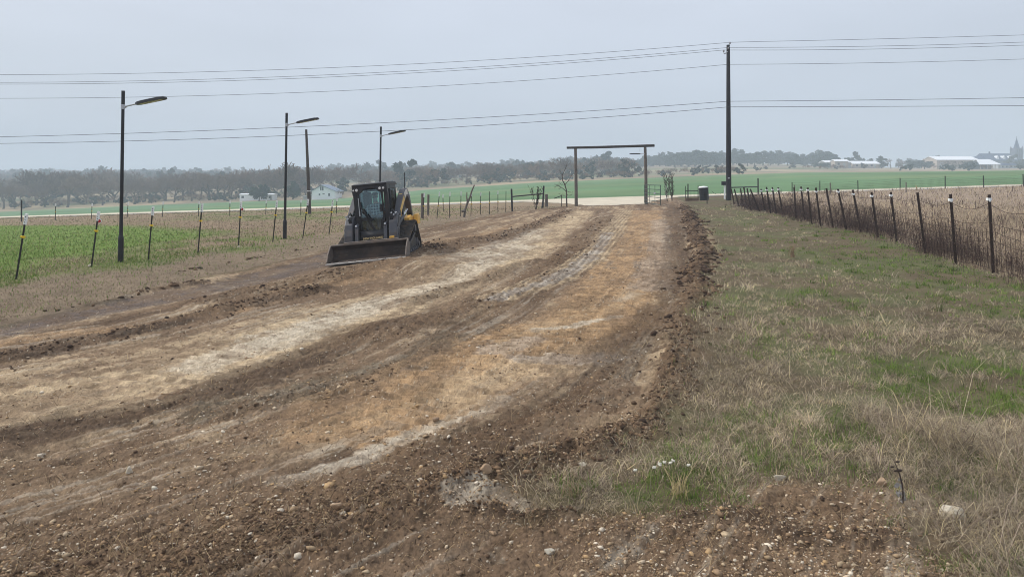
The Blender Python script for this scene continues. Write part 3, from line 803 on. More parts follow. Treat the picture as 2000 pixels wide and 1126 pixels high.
    for sg in (-1, 1):
        s = MB(); s.prism([(FY + 0.13, 1.03), (FY + 0.30, 1.05), (FY + 0.38, Z1 - 0.18), (FY + 0.13, Z1 - 0.18)], 'x', *sorted((sg * 0.455, sg * 0.463)))
        s.prism([(FY + 0.39, 1.06), (RY - 0.12, 1.12), (RY - 0.13, Z1 - 0.18), (FY + 0.47, Z1 - 0.18)], 'x', *sorted((sg * 0.455, sg * 0.463)))
        s.build('side_window', 'glass', root)
    rg = MB(); rg.box(-0.38, 0.38, RY - 0.055, RY - 0.047, 1.22, Z1 - 0.2); rg.build('rear_window', 'glass', root)
    # seat, levers, cab floor
    se = MB(); se.box(-0.25, 0.25, -0.10, 0.36, 0.84, 0.95, 0.03); se.box(-0.24, 0.24, 0.30, 0.42, 0.92, 1.46, 0.04); se.box(-0.34, -0.20, 0.34, 0.44, 0.92, 1.80, 0.03)
    se.build('seat', 'seat_black', root)
    for sg in (-1, 1):
        jl = MB(); jl.box(sg * 0.36 if sg < 0 else 0.26, -0.26 if sg < 0 else 0.36, -0.12, 0.3, 0.98, 1.19, 0.02); jl.tube([(sg * 0.30, -0.08, 1.18), (sg * 0.30, -0.11, 1.32)], [0.016, 0.022], 8)
        jl.build('control_lever', 'seat_black', root)
    for o in list(root.children):
        if o.name.split('.')[0] in ('cab', 'roof', 'fascia', 'headlight', 'front_door', 'grab_handle', 'side_window', 'rear_window'): o.scale = (0.93, 1, 1)
    # --- front lower panel with lettering
    pn = MB(); pn.box(-0.32, 0.32, -0.70, -0.60, 0.47, 0.69, 0.02); pn.box(-0.30, 0.30, -0.66, -0.60, 0.34, 0.47, 0.01)
    pn.prism([(-0.69, 0.69), (-0.56, 0.69), (-0.53, 0.77), (-0.62, 0.77)], 'x', -0.32, 0.32)
    panel = pn.build('front_panel', 'machine_black', root)
    lb = MB(); lb.box(-0.29, 0.30, -0.735, -0.71, 0.455, 0.475, 0.006); lb.build('step_edge', 'worn_steel', panel)
    cu = bpy.data.curves.new('lettering', 'FONT'); cu.body = 'NEW HOLLAND'; cu.size = 0.07; cu.extrude = 0.002; cu.offset = 0.0028; cu.align_x = 'CENTER'; cu.space_character = 1.05
    tmp = bpy.data.objects.new('lettering', cu); COL.objects.link(tmp)
    bpy.context.view_layer.update()
    me = bpy.data.meshes.new_from_object(tmp.evaluated_get(bpy.context.evaluated_depsgraph_get()))
    bpy.data.objects.remove(tmp)
    lt = link_mesh('lettering', me, 'lettering', panel); lt.location = (0.01, -0.7035, 0.565); lt.rotation_euler = (R(90), 0, 0)
    # --- lift arms
    for sg in (-1, 1):
        xa = sg * 0.635
        a = MB()
        a.sweep([(-0.42, 1.10), (-0.10, 1.30), (0.30, 1.54), (0.62, 1.68), (0.88, 1.70), (1.08, 1.58), (1.22, 1.30), (1.32, 1.02)], 0.16, [0.17, 0.21, 0.24, 0.25, 0.24, 0.2, 0.15, 0.1], xa)
        arm = a.build('lift_arm', 'machine_grey', root, bevel=0.015)
        f = MB()          # dropped front leg of the arm
        f.prism([(-0.95, 0.40), (-0.80, 0.34), (-0.56, 0.66), (-0.36, 0.92), (-0.30, 1.16), (-0.44, 1.20), (-0.62, 1.14), (-0.78, 0.98), (-0.90, 0.70)], 'x', *sorted((sg * 0.475, sg * 0.70)))
        f.build('arm_leg', 'machine_grey', arm, bevel=0.03)
        gr = MB(); gr.sweep([(-0.80, 0.84), (-0.72, 0.90), (-0.58, 0.98), (-0.50, 1.12)], 0.012, 0.03, sg * 0.706)
        gr.sweep([(-0.78, 0.62), (-0.6, 0.8)], 0.012, 0.02, sg * 0.706)
        gr.build('arm_trim', 'machine_black', arm)
        for xq, q in ((0.695, (-0.72, 0.78)), (0.695, (-0.45, 1.08)), (0.71, (0.92, 1.62))):
            bl = MB(); bl.tube([(sg * xq, *q), (sg * (xq + 0.03), *q)], 0.026, 12); bl.build('pivot_pin', 'chrome', arm)
        d = MB(); d.sweep([(-0.30, 1.20), (0.05, 1.40), (0.34, 1.555)], 0.006, 0.13, xa + sg * 0.084); d.build('arm_decal', 'decal_yellow', arm)
        # inner and front faces are seen from ahead: stripe along the top of the arm
        d2 = MB(); V = []
        for (y, z) in ((-0.36, 1.245), (-0.08, 1.418), (0.28, 1.668)):
            V += [(xa - 0.05, y, z), (xa + 0.05, y, z)]
        d2.add(V + [(p[0], p[1] + 0.004, p[2] - 0.01) for p in V], [(0, 1, 3, 2), (2, 3, 5, 4), (6, 8, 9, 7), (8, 10, 11, 9), (0, 2, 8, 6), (2, 4, 10, 8), (1, 7, 9, 3), (3, 9, 11, 5), (0, 6, 7, 1), (4, 5, 11, 10)])
        d2.build('arm_stripe', 'decal_yellow', arm)
        d3 = MB(); d3.sweep([(0.40, 1.60), (0.62, 1.70), (0.86, 1.715)], 0.006, 0.15, xa + sg * 0.084); d3.build('model_decal', 'decal_white', arm)
        lk = MB()         # rear links and lift cylinder
        lk.sweep([(1.30, 1.04), (1.02, 0.92)], 0.1, 0.1, xa); lk.sweep([(0.80, 1.52), (0.52, 1.15), (0.48, 0.9)], 0.05, 0.09, sg * 0.60)
        lk.build('arm_link', 'machine_black', root, bevel=0.01)
        cy = MB(); cy.tube([(xa, -0.38, 0.86), (xa, 0.40, 1.06)], 0.045, 12); cy.build('lift_cylinder', 'machine_black', root)
        cr = MB(); cr.tube([(xa, 0.38, 1.055), (xa, 1.02, 1.22)], 0.024, 10); cr.build('cylinder_rod', 'chrome', root)
        # bucket tilt cylinder in front of each leg
        tc = MB(); tc.prism([(-0.98, 0.34), (-0.86, 0.28), (-0.66, 0.88), (-0.70, 0.96), (-0.78, 0.94)], 'x', *sorted((sg * 0.335, sg * 0.425)))
        tc.tube([(sg * 0.38, -0.80, 0.92), (sg * 0.38, -0.62, 0.96)], 0.042, 12)
        tc.build('tilt_cylinder', 'machine_grey', root, bevel=0.012)
        tp = MB(); tp.ball((sg * 0.38, -0.80, 0.93), 0.03, 2); tp.build('cylinder_pin', 'chrome', root)
        ho = MB()
        for k in range(3):
            ho.tube([(sg * (0.52 + 0.03 * k), -0.50, 1.18 + 0.02 * k), (sg * (0.56 + 0.03 * k), -0.62, 1.30 - 0.03 * k), (sg * (0.53 + 0.03 * k), -0.70, 1.16 - 0.02 * k), (sg * (0.5 + 0.03 * k), -0.74, 0.98)], 0.014, 6)
        ho.build('hydraulic_hose', 'machine_black', root, smooth=True)
        cp = MB()
        for k in range(3):
            cp.tube([(sg * (0.55 + 0.055 * k), -0.60, 1.20 - 0.055 * (k % 2)), (sg * (0.55 + 0.055 * k), -0.70, 1.20 - 0.055 * (k % 2))], 0.022, 10)
        cp.build('hose_coupler', 'chrome', root)
    # --- bucket
    BW = 0.985
    pr = [(-1.58, 0.105), (-1.26, 0.115), (-1.12, 0.15), (-1.03, 0.24), (-1.02, 0.38), (-1.09, 0.485)]
    th = [(-1.58, 0.075), (-1.25, 0.085), (-1.10, 0.125), (-1.00, 0.23), (-0.99, 0.39), (-1.06, 0.505)]
    bk = MB(); bk.prism(pr + th[::-1], 'x', -BW, BW)
    bucket = bk.build('bucket', 'bucket_steel', root)
    for sg in (-1, 1):
        p = MB(); p.prism([(-1.56, 0.08), (-1.26, 0.07), (-1.09, 0.11), (-0.985, 0.23), (-0.98, 0.40), (-1.06, 0.515), (-1.15, 0.515), (-1.42, 0.33), (-1.56, 0.155)], 'x', *sorted((sg * BW, sg * (BW + 0.03))))
        p.build('bucket_side', 'bucket_edge', bucket, bevel=0.006)
    tp = MB(); tp.box(-BW, BW, -1.12, -0.97, 0.488, 0.525, 0.008); tp.box(-0.68, 0.74, -1.10, -0.90, 0.526, 0.555, 0.008); tp.build('bucket_top_bar', 'bucket_edge', bucket)
    ce = MB(); ce.box(-BW - 0.02, BW + 0.02, -1.66, -1.52, 0.077, 0.109, 0.004)
    ce.build('cutting_edge', 'worn_steel', bucket)
    for k in range(10):
        b = MB(); b.tube([(-0.86 + k * 0.191, -1.57, 0.10), (-0.86 + k * 0.191, -1.575, 0.135)], 0.02, 8); b.build('edge_bolt', 'bucket_edge', bucket)
    # attachment plate between arms and bucket
    ap = MB(); ap.box(-0.55, 0.55, -0.985, -0.88, 0.20, 0.48, 0.02); ap.build('attachment_plate', 'machine_black', root)
    yl = MB(); yl.box(0.50, 0.62, -0.98, -0.88, 0.556, 0.61, 0.01); yl.build('latch_lever', 'machine_yellow', root)
    return root
loader()

# ------------------------------------------------------------------ driver
def skin_mesh(name, joints, bones, m, parent=None, lv=2):
    """joints: name -> ((x,y,z), radius); bones: pairs"""
    names = list(joints); ix = {k: i for i, k in enumerate(names)}
    me = bpy.data.meshes.new(name); me.from_pydata([joints[k][0] for k in names], [(ix[a], ix[b]) for a, b in bones], [])
    o = link_mesh(name, me, m, parent)
    sk = o.modifiers.new('skin', 'SKIN'); sk.use_smooth_shade = True; sk.branch_smoothing = 0.4
    for i, k in enumerate(names):
        r = joints[k][1]
        r = r if isinstance(r, tuple) else (r, r)
        me.skin_vertices[0].data[i].radius = r
        me.skin_vertices[0].data[i].use_root = (i == 0)
    su = o.modifiers.new('smooth', 'SUBSURF'); su.levels = lv; su.render_levels = lv
    bpy.context.view_layer.update()
    dg = bpy.context.evaluated_depsgraph_get()
    me2 = bpy.data.meshes.new_from_object(o.evaluated_get(dg)); o.modifiers.clear(); o.data = me2
    me2.polygons.foreach_set('use_smooth', [True] * len(me2.polygons))
    return o

def driver():
    J = {'pelvis': ((0, 0.24, 1.16), (0.15, 0.12)), 'belly': ((0, 0.25, 1.32), (0.155, 0.13)), 'chest': ((0, 0.25, 1.50), (0.16, 0.12)),
         'collar': ((0, 0.245, 1.585), (0.09, 0.075)), 'neck': ((0, 0.23, 1.635), 0.055), 'jaw': ((0, 0.185, 1.70), (0.064, 0.07)), 'brow': ((0, 0.19, 1.775), (0.076, 0.088)), 'crown': ((0, 0.20, 1.845), (0.055, 0.062)),
         'nose': ((0, 0.112, 1.735), 0.014)}
    B = [('pelvis', 'belly'), ('belly', 'chest'), ('chest', 'collar'), ('collar', 'neck'), ('neck', 'jaw'), ('jaw', 'brow'), ('brow', 'crown'), ('jaw', 'nose')]
    for s, n in ((-1, 'right'), (1, 'left')):
        J[n + 'sh'] = ((s * 0.195, 0.25, 1.53), 0.062); J[n + 'el'] = ((s * 0.285, 0.12, 1.30), 0.045); J[n + 'wr'] = ((s * 0.29, -0.06, 1.315), 0.03)
        J[n + 'pa'] = ((s * 0.295, -0.115, 1.335), (0.036, 0.02))
        B += [('chest', n + 'sh'), (n + 'sh', n + 'el'), (n + 'el', n + 'wr'), (n + 'wr', n + 'pa')]
        for f, (dz, ln) in enumerate(((0.022, 1.0), (0.006, 1.08), (-0.010, 1.0), (-0.025, 0.8))):
            a, b = f'{n}f{f}a', f'{n}f{f}b'
            J[a] = ((s * 0.305, -0.115 - 0.045 * ln, 1.335 + dz), 0.0095); J[b] = ((s * (0.305 - 0.028 * ln), -0.115 - 0.055 * ln, 1.333 + dz), 0.008)
            B += [(n + 'pa', a), (a, b)]
        J[n + 'th'] = ((s * 0.262, -0.125, 1.352), 0.0105); J[n + 'tt'] = ((s * 0.272, -0.155, 1.350), 0.009); B += [(n + 'pa', n + 'th'), (n + 'th', n + 'tt')]
        J[n + 'hip'] = ((s * 0.1, 0.16, 1.13), 0.095); J[n + 'kn'] = ((s * 0.15, -0.20, 1.13), 0.065); J[n + 'an'] = ((s * 0.15, -0.30, 0.86), 0.042); J[n + 'to'] = ((s * 0.155, -0.40, 0.835), 0.038)
        J[n + 'ear'] = ((s * 0.083, 0.205, 1.735), (0.012, 0.022)); B.append(('brow', n + 'ear'))
        B += [('pelvis', n + 'hip'), (n + 'hip', n + 'kn'), (n + 'kn', n + 'an'), (n + 'an', n + 'to')]
    p = skin_mesh('person', J, B, 'skin'); p.matrix_world = LM @ Matrix.Translation((-0.03, -0.10, -0.11))
    tag(p, 'bearded driver in cap, sunglasses and plaid shirt seated inside the loader cab', 'person')
    G = lambda d: {k: (J[k][0], tuple(r + d for r in (J[k][1] if isinstance(J[k][1], tuple) else (J[k][1],) * 2))) for k in J}
    SJ = G(0.016); keep = ['belly', 'pelvis', 'chest', 'collar'] + [a + b for a in ('right', 'left') for b in ('sh', 'el', 'wr')]
    sh = {k: SJ[k] for k in keep}
    for n in ('right', 'left'):
        sh[n + 'wr'] = (SJ[n + 'wr'][0], (0.044, 0.044))
    skin_mesh('shirt', sh, [b for b in B if b[0] in sh and b[1] in sh], 'plaid', p)
    tr = {k: G(0.013)[k] for k in ['pelvis'] + [a + b for a in ('right', 'left') for b in ('hip', 'kn', 'an')]}
    skin_mesh('trousers', tr, [b for b in B if b[0] in tr and b[1] in tr], 'jeans', p)
    for s in (-1, 1):
        b = MB(); b.box(s * 0.152 - 0.052, s * 0.152 + 0.052, -0.45, -0.25, 0.795, 0.88, 0.03); b.build('boot', 'boot', p, smooth=True)
    bm = bmesh.new(); bmesh.ops.create_icosphere(bm, subdivisions=3, radius=1)
    for v in list(bm.verts):
        if v.co.z < 0.05: bm.verts.remove(v)
    c = MB(); c.add([(q.co.x * 0.108, 0.198 + q.co.y * 0.12, 1.785 + q.co.z * 0.115) for q in bm.verts] if not bm.verts.index_update() else [], [[q.index for q in f.verts] for f in bm.faces]); bm.free()
    br = []
    for i in range(9):
        a = math.pi + math.pi * i / 8
        br.append((0.085 * math.cos(a), 0.15 + 0.145 * math.sin(a)))
    c.prism([(x, y) for x, y in br], 'z', 1.797, 1.809)
    c.build('cap', 'cap', p, smooth=True)
    g = MB()
    for s in (-1, 1): g.ball((s * 0.036, 0.108, 1.757), 0.03, 2, (1, 0.35, 0.72))
    g.box(-0.075, 0.075, 0.112, 0.122, 1.762, 1.772)
    for s in (-1, 1): g.box(*sorted((s * 0.074, s * 0.082)), 0.115, 0.2, 1.762, 1.769)
    g.build('sunglasses', 'shade_lens', p, smooth=True)
    bd = MB(); bd.ball((0, 0.145, 1.685), 0.062, 3, (1.02, 0.75, 0.85)); bd.ball((0, 0.108, 1.712), 0.032, 2, (1.25, 0.5, 0.42)); bd.build('beard', 'beard', p, smooth=True)
    mo = MB(); mo.box(-0.02, 0.02, 0.092, 0.1, 1.699, 1.704); mo.build('mouth', 'skin', p)
driver()

# ------------------------------------------------------------------ street lamps
def lamp_head(root, ln=0.78):
    """arm and head in local space starting at the collar, pointing +x, tilted up"""
    a = MB(); a.tube([(0.03, 0, 0), (0.36, 0, 0.085)], 0.018, 8); a.build('arm', 'galvanised', root)
    d = Vector((math.cos(R(12.5)), 0, math.sin(R(12.5)))); n = Vector((-d.z, 0, d.x)); o = Vector((0.34, 0, 0.075))
    P = lambda t, q, y: o + d * t + n * q + Vector((0, y, 0))
    h = MB(); V = []
    for t, wv, q0, q1 in ((0, 0.05, -0.022, 0.03), (0.07, 0.11, -0.024, 0.04), (0.16, 0.125, -0.024, 0.045), (ln - 0.1, 0.125, -0.024, 0.04), (ln - 0.02, 0.10, -0.022, 0.035), (ln, 0.07, -0.012, 0.02)):
        V += [P(t, q0, -wv), P(t, q0, wv), P(t, q1, wv * 0.85), P(t, q1, -wv * 0.85)]
    Fq = []
    for i in range(5):
        for k in range(4):
            Fq.append((i * 4 + k, i * 4 + (k + 1) % 4, i * 4 + 4 + (k + 1) % 4, i * 4 + 4 + k))
    Fq += [(0, 3, 2, 1), (20, 21, 22, 23)]
    h.add(V, Fq); hd = h.build('lamp_head', 'black_paint', root)
    for k in range(6):
        t = 0.13 + k * 0.095
        e = MB(); e.add([P(t + a_, q, y) for q in (-0.030, -0.0245) for a_ in (0, 0.066) for y in (-0.085, 0.085)], [(0, 1, 3, 2), (4, 6, 7, 5), (0, 4, 5, 1), (2, 3, 7, 6), (0, 2, 6, 4), (1, 5, 7, 3)])
        e.build('led_panel', 'led', hd)
    s = MB(); s.add([P(t, q, y) for q in (0.0455, 0.05) for t in (0.18, ln - 0.12) for y in (-0.095, 0.095)], [(0, 1, 3, 2), (4, 6, 7, 5), (0, 4, 5, 1), (2, 3, 7, 6), (0, 2, 6, 4), (1, 5, 7, 3)])
    s.build('solar_panel', 'cell', hd)

def street_lamp():
    root = thing('street_lamp', (0, 0, 0), '-', 'street lamp', 'black street lamps along the driveway fence')
    b = MB(); b.tube([(0, 0, -0.1), (0, 0, 0.62), (0, 0, 0.68)], [0.068, 0.064, 0.045], 16); b.build('base_sleeve', 'black_paint', root, smooth=False)
    p = MB(); p.tube([(0, 0, 0.66), (0, 0, 3.93)], [0.045, 0.038], 14); p.build('pole', 'black_paint', root)
    c = MB(); c.tube([(0, 0, 3.90), (0, 0, 4.02)], 0.05, 14); c.box(0.03, 0.075, -0.03, 0.03, 3.93, 3.99, 0.005); c.build('collar', 'galvanised', root)
    t = MB(); t.tube([(0, 0, 4.02), (0, 0, 4.36)], 0.043, 14); t.build('pole_top', 'black_paint', root)
    e = MB(); e.tube([(0, 0, 4.355), (0, 0, 4.375)], 0.046, 14); e.build('cap', 'galvanised', root)
    for o in list(root.children): pass
    hd = bpy.data.objects.new('lamp_arm', None)
    lamp_head(root)
    for o in root.children:
        if o.name.split('.')[0] in ('arm', 'lamp_head'): o.location = (0, 0, 3.96)
    return root
lamp0 = street_lamp()
LAMPS = [((235.5, 511), 334, 'black solar street lamp by the near fence, tallest and closest of its row'),
         ((556, 467), 246, 'black solar street lamp in front of the leaning wooden pole, middle of its row'),
         ((741, 441), 194, 'black solar street lamp rising behind the loader cab, far end of its row')]
for i, (b, hp, lab) in enumerate(LAMPS):
    o = lamp0 if i == 0 else copy_tree(lamp0)
    p = at(*b); p.z = h1(p.x, p.y); o.location = p; o['label'] = lab
    k = hp / F * p.y / 4.37; o.scale = (k, k, k); o.rotation_euler = (0, R(0.9), R((-1, 4, -3)[i]))

# ------------------------------------------------------------------ posts and fences
def rod_between(mb, a, b, w, n=4):
    mb.tube([a, b], w, n)

def tee_post(parent, a, b, m='steel_post', cap=None, w=0.019, capm='white_plastic', clip=None, refl=False):
    """T-section steel post from a to b (world), with painted tip and insulator clip as parts"""
    a, b = Vector(a), Vector(b); d = (b - a); L = d.length; d.normalize()
    o = parent.location
    mb = MB(); s = Vector((1, 0, 0)); s = (s - d * s.dot(d)).normalized(); f = d.cross(s)
    def bar(ws, wf, off, l0, l1, mbx):
        V = []
        for t in (l0, l1):
            for ss, ff in ((-1, -1), (1, -1), (1, 1), (-1, 1)):
                V.append(a - o + d * t + s * ss * ws + f * (ff * wf + off))
        mbx.add(V, [(0, 1, 5, 4), (1, 2, 6, 5), (2, 3, 7, 6), (3, 0, 4, 7), (3, 2, 1, 0), (4, 5, 6, 7)])
    bar(w, 0.004, -w * 0.6, -0.15, L - (cap or 0), mb); bar(0.004, w * 0.75, w * 0.25, -0.15, L - (cap or 0), mb)
    for k in range(int(L / 0.06)):
        bar(w * 0.5, 0.006, -w * 0.6 - 0.008, 0.04 + k * 0.06, 0.062 + k * 0.06, mb)
    post = mb.build('post', m, parent)
    if cap:
        c = MB(); bar(w * 1.5, w * 1.1, 0, L - cap, L + 0.005, c); c.build('white_tip', capm, post)
    if clip:
        for t, wd in clip:
            c = MB(); V = a - o + d * t
            c.add([V + s * sx_ * wd + f * (sf * 0.03 - 0.01) + d * sdz * 0.016 for sdz in (-1, 1) for sf in (-1, 1) for sx_ in (-1, 1)], [(0, 2, 3, 1), (4, 5, 7, 6), (0, 1, 5, 4), (2, 6, 7, 3), (0, 4, 6, 2), (1, 3, 7, 5)])
            c.add([V + s * (wd * 0.6 + sx_ * 0.022) + f * (sf * 0.02 - 0.03) + d * sdz * 0.024 for sdz in (-1, 1) for sf in (-1, 1) for sx_ in (-1, 1)], [(0, 2, 3, 1), (4, 5, 7, 6), (0, 1, 5, 4), (2, 6, 7, 3), (0, 4, 6, 2), (1, 3, 7, 5)])
            c.build('insulator', 'yellow_plastic' if w < 0.02 or True else m, post)
    if refl:
        q = a - o + d * (L - 0.24) + s * 0.045 - f * 0.0
        r = MB(); r.tube([q + Vector((0, 0.008, 0)), q + Vector((0, -0.008, 0))], 0.058, 16); ro = r.build('reflector_rim', 'white_plastic', post)
        r = MB(); r.tube([q + Vector((0, -0.007, 0)), q + Vector((0, -0.014, 0))], 0.046, 16); r.build('reflector', 'red_reflector', ro)
    return post

def stake(top, base, parent, **kw):
    p = at(*base); p.z = h1(p.x, p.y); t = pt(top[0], top[1], p.y)
    L = (t - p).length
    if 'clipf' in kw:
        kw['clip'] = [(L * f, wd) for f, wd in kw.pop('clipf')]
    tee_post(parent, p, t, **kw); return p, t

def strands(parent, tops, bases, fr, r=0.0022, m='wire', sag=0.02, name='wire_strand'):
    o = parent.location
    for fz in fr:
        mb = MB(); P = []
        for i in range(len(tops) - 1):
            a = bases[i].lerp(tops[i], fz); b = bases[i + 1].lerp(tops[i + 1], fz)
            for k in range(6):
                t = k / 6; q = a.lerp(b, t); q.z -= sag * 4 * t * (1 - t); P.append(q - o)
        P.append(bases[-1].lerp(tops[-1], fz) - o)
        mb.tube(P, r, 4, caps=False); mb.build(name, m, parent)

# near fence along the driveway
NF = [((52, 418), (32, 545), 0), ((193, 413), (179, 522), 1), ((299, 404), (290, 508), 0), ((395, 398), (387, 494), 0), ((471, 394), (466, 482), 1), ((541, 392), (533, 472), 0), ((602, 389), (591.5, 465), 0), ((650, 391), (643, 457), 0),
      ((720, 384), (714, 444), 0), ((800, 377), (797, 432), 0), ((828.5, 377), (826.5, 428), 0), ((858.6, 375), (853.3, 427), 0), ((879, 375), (877.5, 426), 0), ((900.6, 374), (899.6, 423), 0), ((921, 375), (919.7, 421.6), 0), ((939, 376), (938.3, 419), 0), ((956.4, 374), (956, 418), 0), ((972.5, 373), (972.5, 415), 0), ((988.3, 373), (987.8, 413), 0)]
pb = at(*NF[0][1])
nf = thing('wire_fence', (pb.x, pb.y, 0), 'wire fence of dark steel posts with white tips beside the driveway and lamps', 'fence')
tp_, bs_ = [], []
for i, (t, b, rf) in enumerate(NF):
    k = {'cap': 0.24 if i < 15 else 0.2, 'refl': bool(rf), 'clipf': [(0.655 if i < 8 else 0.5, 0.042)] if i not in (12,) else None}
    if i in (16, 18): k['cap'] = None
    if k['clipf'] is None: k.pop('clipf')
    p, q = stake(t, b, nf, **k); tp_.append(q); bs_.append(p)
strands(nf, tp_, bs_, (0.3, 0.48, 0.66), 0.0016, sag=0.03)
# pale stones left at the foot of two posts
def rock(name, loc, size, seed, m, sub=3, flat=0.7):
    bm = bmesh.new(); bmesh.ops.create_icosphere(bm, subdivisions=sub, radius=1)
    rs = np.random.default_rng(seed); off = rs.random(3) * 50
    pl = [(Vector(rs.normal(size=3)).normalized(), rs.uniform(0.48, 0.8)) for _ in range(14)]
    for v in bm.verts:
        n = v.co.normalized(); r = 1.0
        for (d, c) in pl:
            k = n.dot(d)
            if k > 1e-3: r = min(r, c / k)
        r *= 1 + 0.12 * (float(fbm(np.array([n.x * 2.5 + off[0] + n.z]), np.array([n.y * 2.5 + off[1] - n.z]), seed, 4)[0]) - 0.5)
        v.co = n * r
    me = bpy.data.meshes.new(name); bm.to_mesh(me); bm.free()
    o = link_mesh(name, me, m, None, False)
    o.scale = (size[0], size[1], size[2]); o.location = loc; o.rotation_euler = (0, 0, rs.uniform(0, 6))
    return o
mat('pale_rock', tuple(lin(204, 196, 178)), 0.9, 0, 0.16, 3.0, 0.5, 0.2, dirt=(tuple(lin(176, 146, 100)), 2.5, 0.5))
mat('tan_rock', tuple(lin(176, 150, 122)), 0.9, 0, 0.2, 3.0, 0.5, 0.2)
for (px, py), lab in (((180, 521), 'small white stone at the foot of a reflector post by the driveway fence'), ((468, 483), 'flat white stone beside the second red reflector post along the driveway')):
    p = at(px, py); o = rock('stone', (p.x, p.y - 0.08, h1(p.x, p.y) + 0.03), (0.075, 0.055, 0.05), int(px), M('pale_rock')); tag(o, lab, 'stone')

# far fence along the road on the left
FF = [((108.5, 397), (108.5, 430)), ((180, 397), (179, 428)), ((250.5, 395), (248.5, 425)), ((318.8, 394), (317.5, 423)), ((388.8, 393), (387.5, 423)), ((449.3, 391.5), (448.8, 421.5)), ((520.3, 391), (519, 419)), ((588, 389.5), (587.5, 420)), ((658.3, 387), (657, 417)), ((730, 384), (729, 413)), ((800, 382), (799.5, 412)), ((865, 380), (866, 412))]
pb = at(*FF[0][1]); ff = thing('road_fence', (pb.x, pb.y, 0), 'thin wire fence of white-tipped posts along the pale road below the house', 'fence')
tp_, bs_ = [], []
for t, b in FF:
    p, q = stake(t, b, ff, cap=0.22, w=0.024, clipf=[(0.5, 0.03)]); tp_.append(q); bs_.append(p)
strands(ff, tp_, bs_, (0.3, 0.5, 0.8), 0.002, sag=0.03)
def round_post(name, top, base, r0, r1, m, lab, cat, n=10, mid=None, group=None):
    p = at(*base); p.z = h1(p.x, p.y); t = pt(top[0], top[1], p.y)
    mb = MB(); pts = [Vector((0, 0, -0.2)), Vector((0, 0, 0))] + [Vector((dx, dy, f * (t.z - p.z))) for f, dx, dy in (mid or [])] + [t - p]
    pts[1] = pts[1]
    rr = list(np.linspace(r0, r1, len(pts)))
    mb.tube(pts, rr, n); o = mb.build(name, m, None, smooth=False); o.location = p
    return tag(o, lab, cat, group)
round_post('pipe_post', (42, 390), (42, 433), 0.05, 0.05, M('black_paint'), 'bare black pipe post without a white tip in the far left field', 'post')
wp = thing('wooden_pole', at(605, 418), 'tall leaning grey wooden pole', 'pole'); wp['label'] = 'tall leaning grey wooden pole standing alone in front of the white house'
b0 = wp.location.copy(); b0.z = h1(b0.x, b0.y); wp.location = b0
t0 = pt(598, 253, b0.y) - b0
mb = MB(); mb.tube([(0, 0, -0.3), t0 * 0.33, t0 * 0.66, t0], [0.125, 0.115, 0.098, 0.08], 14); mb.build('shaft', 'old_wood', wp)
mb = MB(); c_ = t0 * 0.27; mb.tube([c_ - Vector((0, 0, .025)), c_ + Vector((0, 0, .025))], 0.126, 14); mb.build('white_band', 'white_plastic', wp)
round_post('pipe_post', (790, 337), (791, 424), 0.04, 0.03, M('black_paint'), 'slim black pipe post standing just behind the loader', 'post')
round_post('wooden_post', (825.3, 378), (824.5, 426), 0.085, 0.08, M('weathered_wood'), 'grey wooden post close behind a white-tipped steel post, nearer the loader', 'post')
round_post('wooden_post', (836.8, 380), (836, 420), 0.075, 0.07, M('weathered_wood'), 'thinner grey wooden post standing free in the grass right of its neighbour', 'post')
# leaning driftwood limb with a stub and a bulge near its foot
p = at(906, 424); p.z = h1(p.x, p.y); dl_ = thing('dead_limb', p, 'pale dead tree limb leaning against the driveway fence', 'limb')
mb = MB(); q = lambda x, y: pt(x, y, p.y) - p
mb.tube([Vector((0, 0, -0.05)), q(909, 408), q(913, 396), q(918, 385), q(921, 374), q(926.5, 361)], [0.075, 0.06, 0.065, 0.05, 0.048, 0.036], 9); mb.build('stem', 'weathered_wood', dl_)
mb = MB(); mb.tube([q(913, 396), q(911.5, 384), q(912, 375)], [0.05, 0.035, 0.025], 7); mb.build('side_branch', 'weathered_wood', dl_)
mb = MB(); mb.ball(q(905, 412), 0.11, 2, (1.4, 0.9, 0.7)); mb.build('root_knob', 'weathered_wood', dl_)

# H brace of black pipe
p = at(1000.6, 412); p.z = h1(p.x, p.y); hb = thing('fence_brace', p, 'black pipe fence brace, two posts joined by one rail, beside the driveway', 'fence brace')
q = lambda x, y, Y=None: pt(x, y, Y or p.y) - p
p2 = at(1060, 406)
mb = MB(); mb.tube([Vector((0, 0, -.1)), q(999, 370)], 0.062, 12); mb.ball(q(999, 370), 0.066, 1); mb.build('post', 'black_paint', hb)
mb = MB(); mb.tube([pt(1060, 407, p2.y) - p, pt(1062, 364, p2.y) - p], 0.062, 12); mb.ball(pt(1062, 364, p2.y) - p, 0.066, 1); mb.build('post', 'black_paint', hb)
mb = MB(); mb.tube([q(1000, 384), pt(1062, 378, p2.y) - p], 0.045, 10); mb.build('rail', 'black_paint', hb)
mb = MB(); mb.tube([pt(1058, 408, p2.y) - p, pt(1062, 380, p2.y) - p], 0.045, 10); mb.build('post', 'black_paint', hb)
st_ = round_post('old_post', (1067, 379), (1067, 404), 0.16, 0.11, M('weathered_wood'), 'stubby split grey wooden post right behind the black pipe brace', 'post', 9)
p = at(1097, 404); p.z = h1(p.x, p.y); sb = thing('pipe_stub', p, 'short bent pipe with a slanted arm beside the sapling and gate arch', 'pipe')
mb = MB(); mb.tube([Vector((0, 0, -.1)), pt(1097, 382.5, p.y) - p], 0.028, 8); mb.build('post', 'steel_post', sb)
mb = MB(); mb.tube([pt(1082, 387.5, p.y) - p, pt(1097.5, 382, p.y) - p], 0.03, 8); mb.build('arm', 'black_paint', sb)

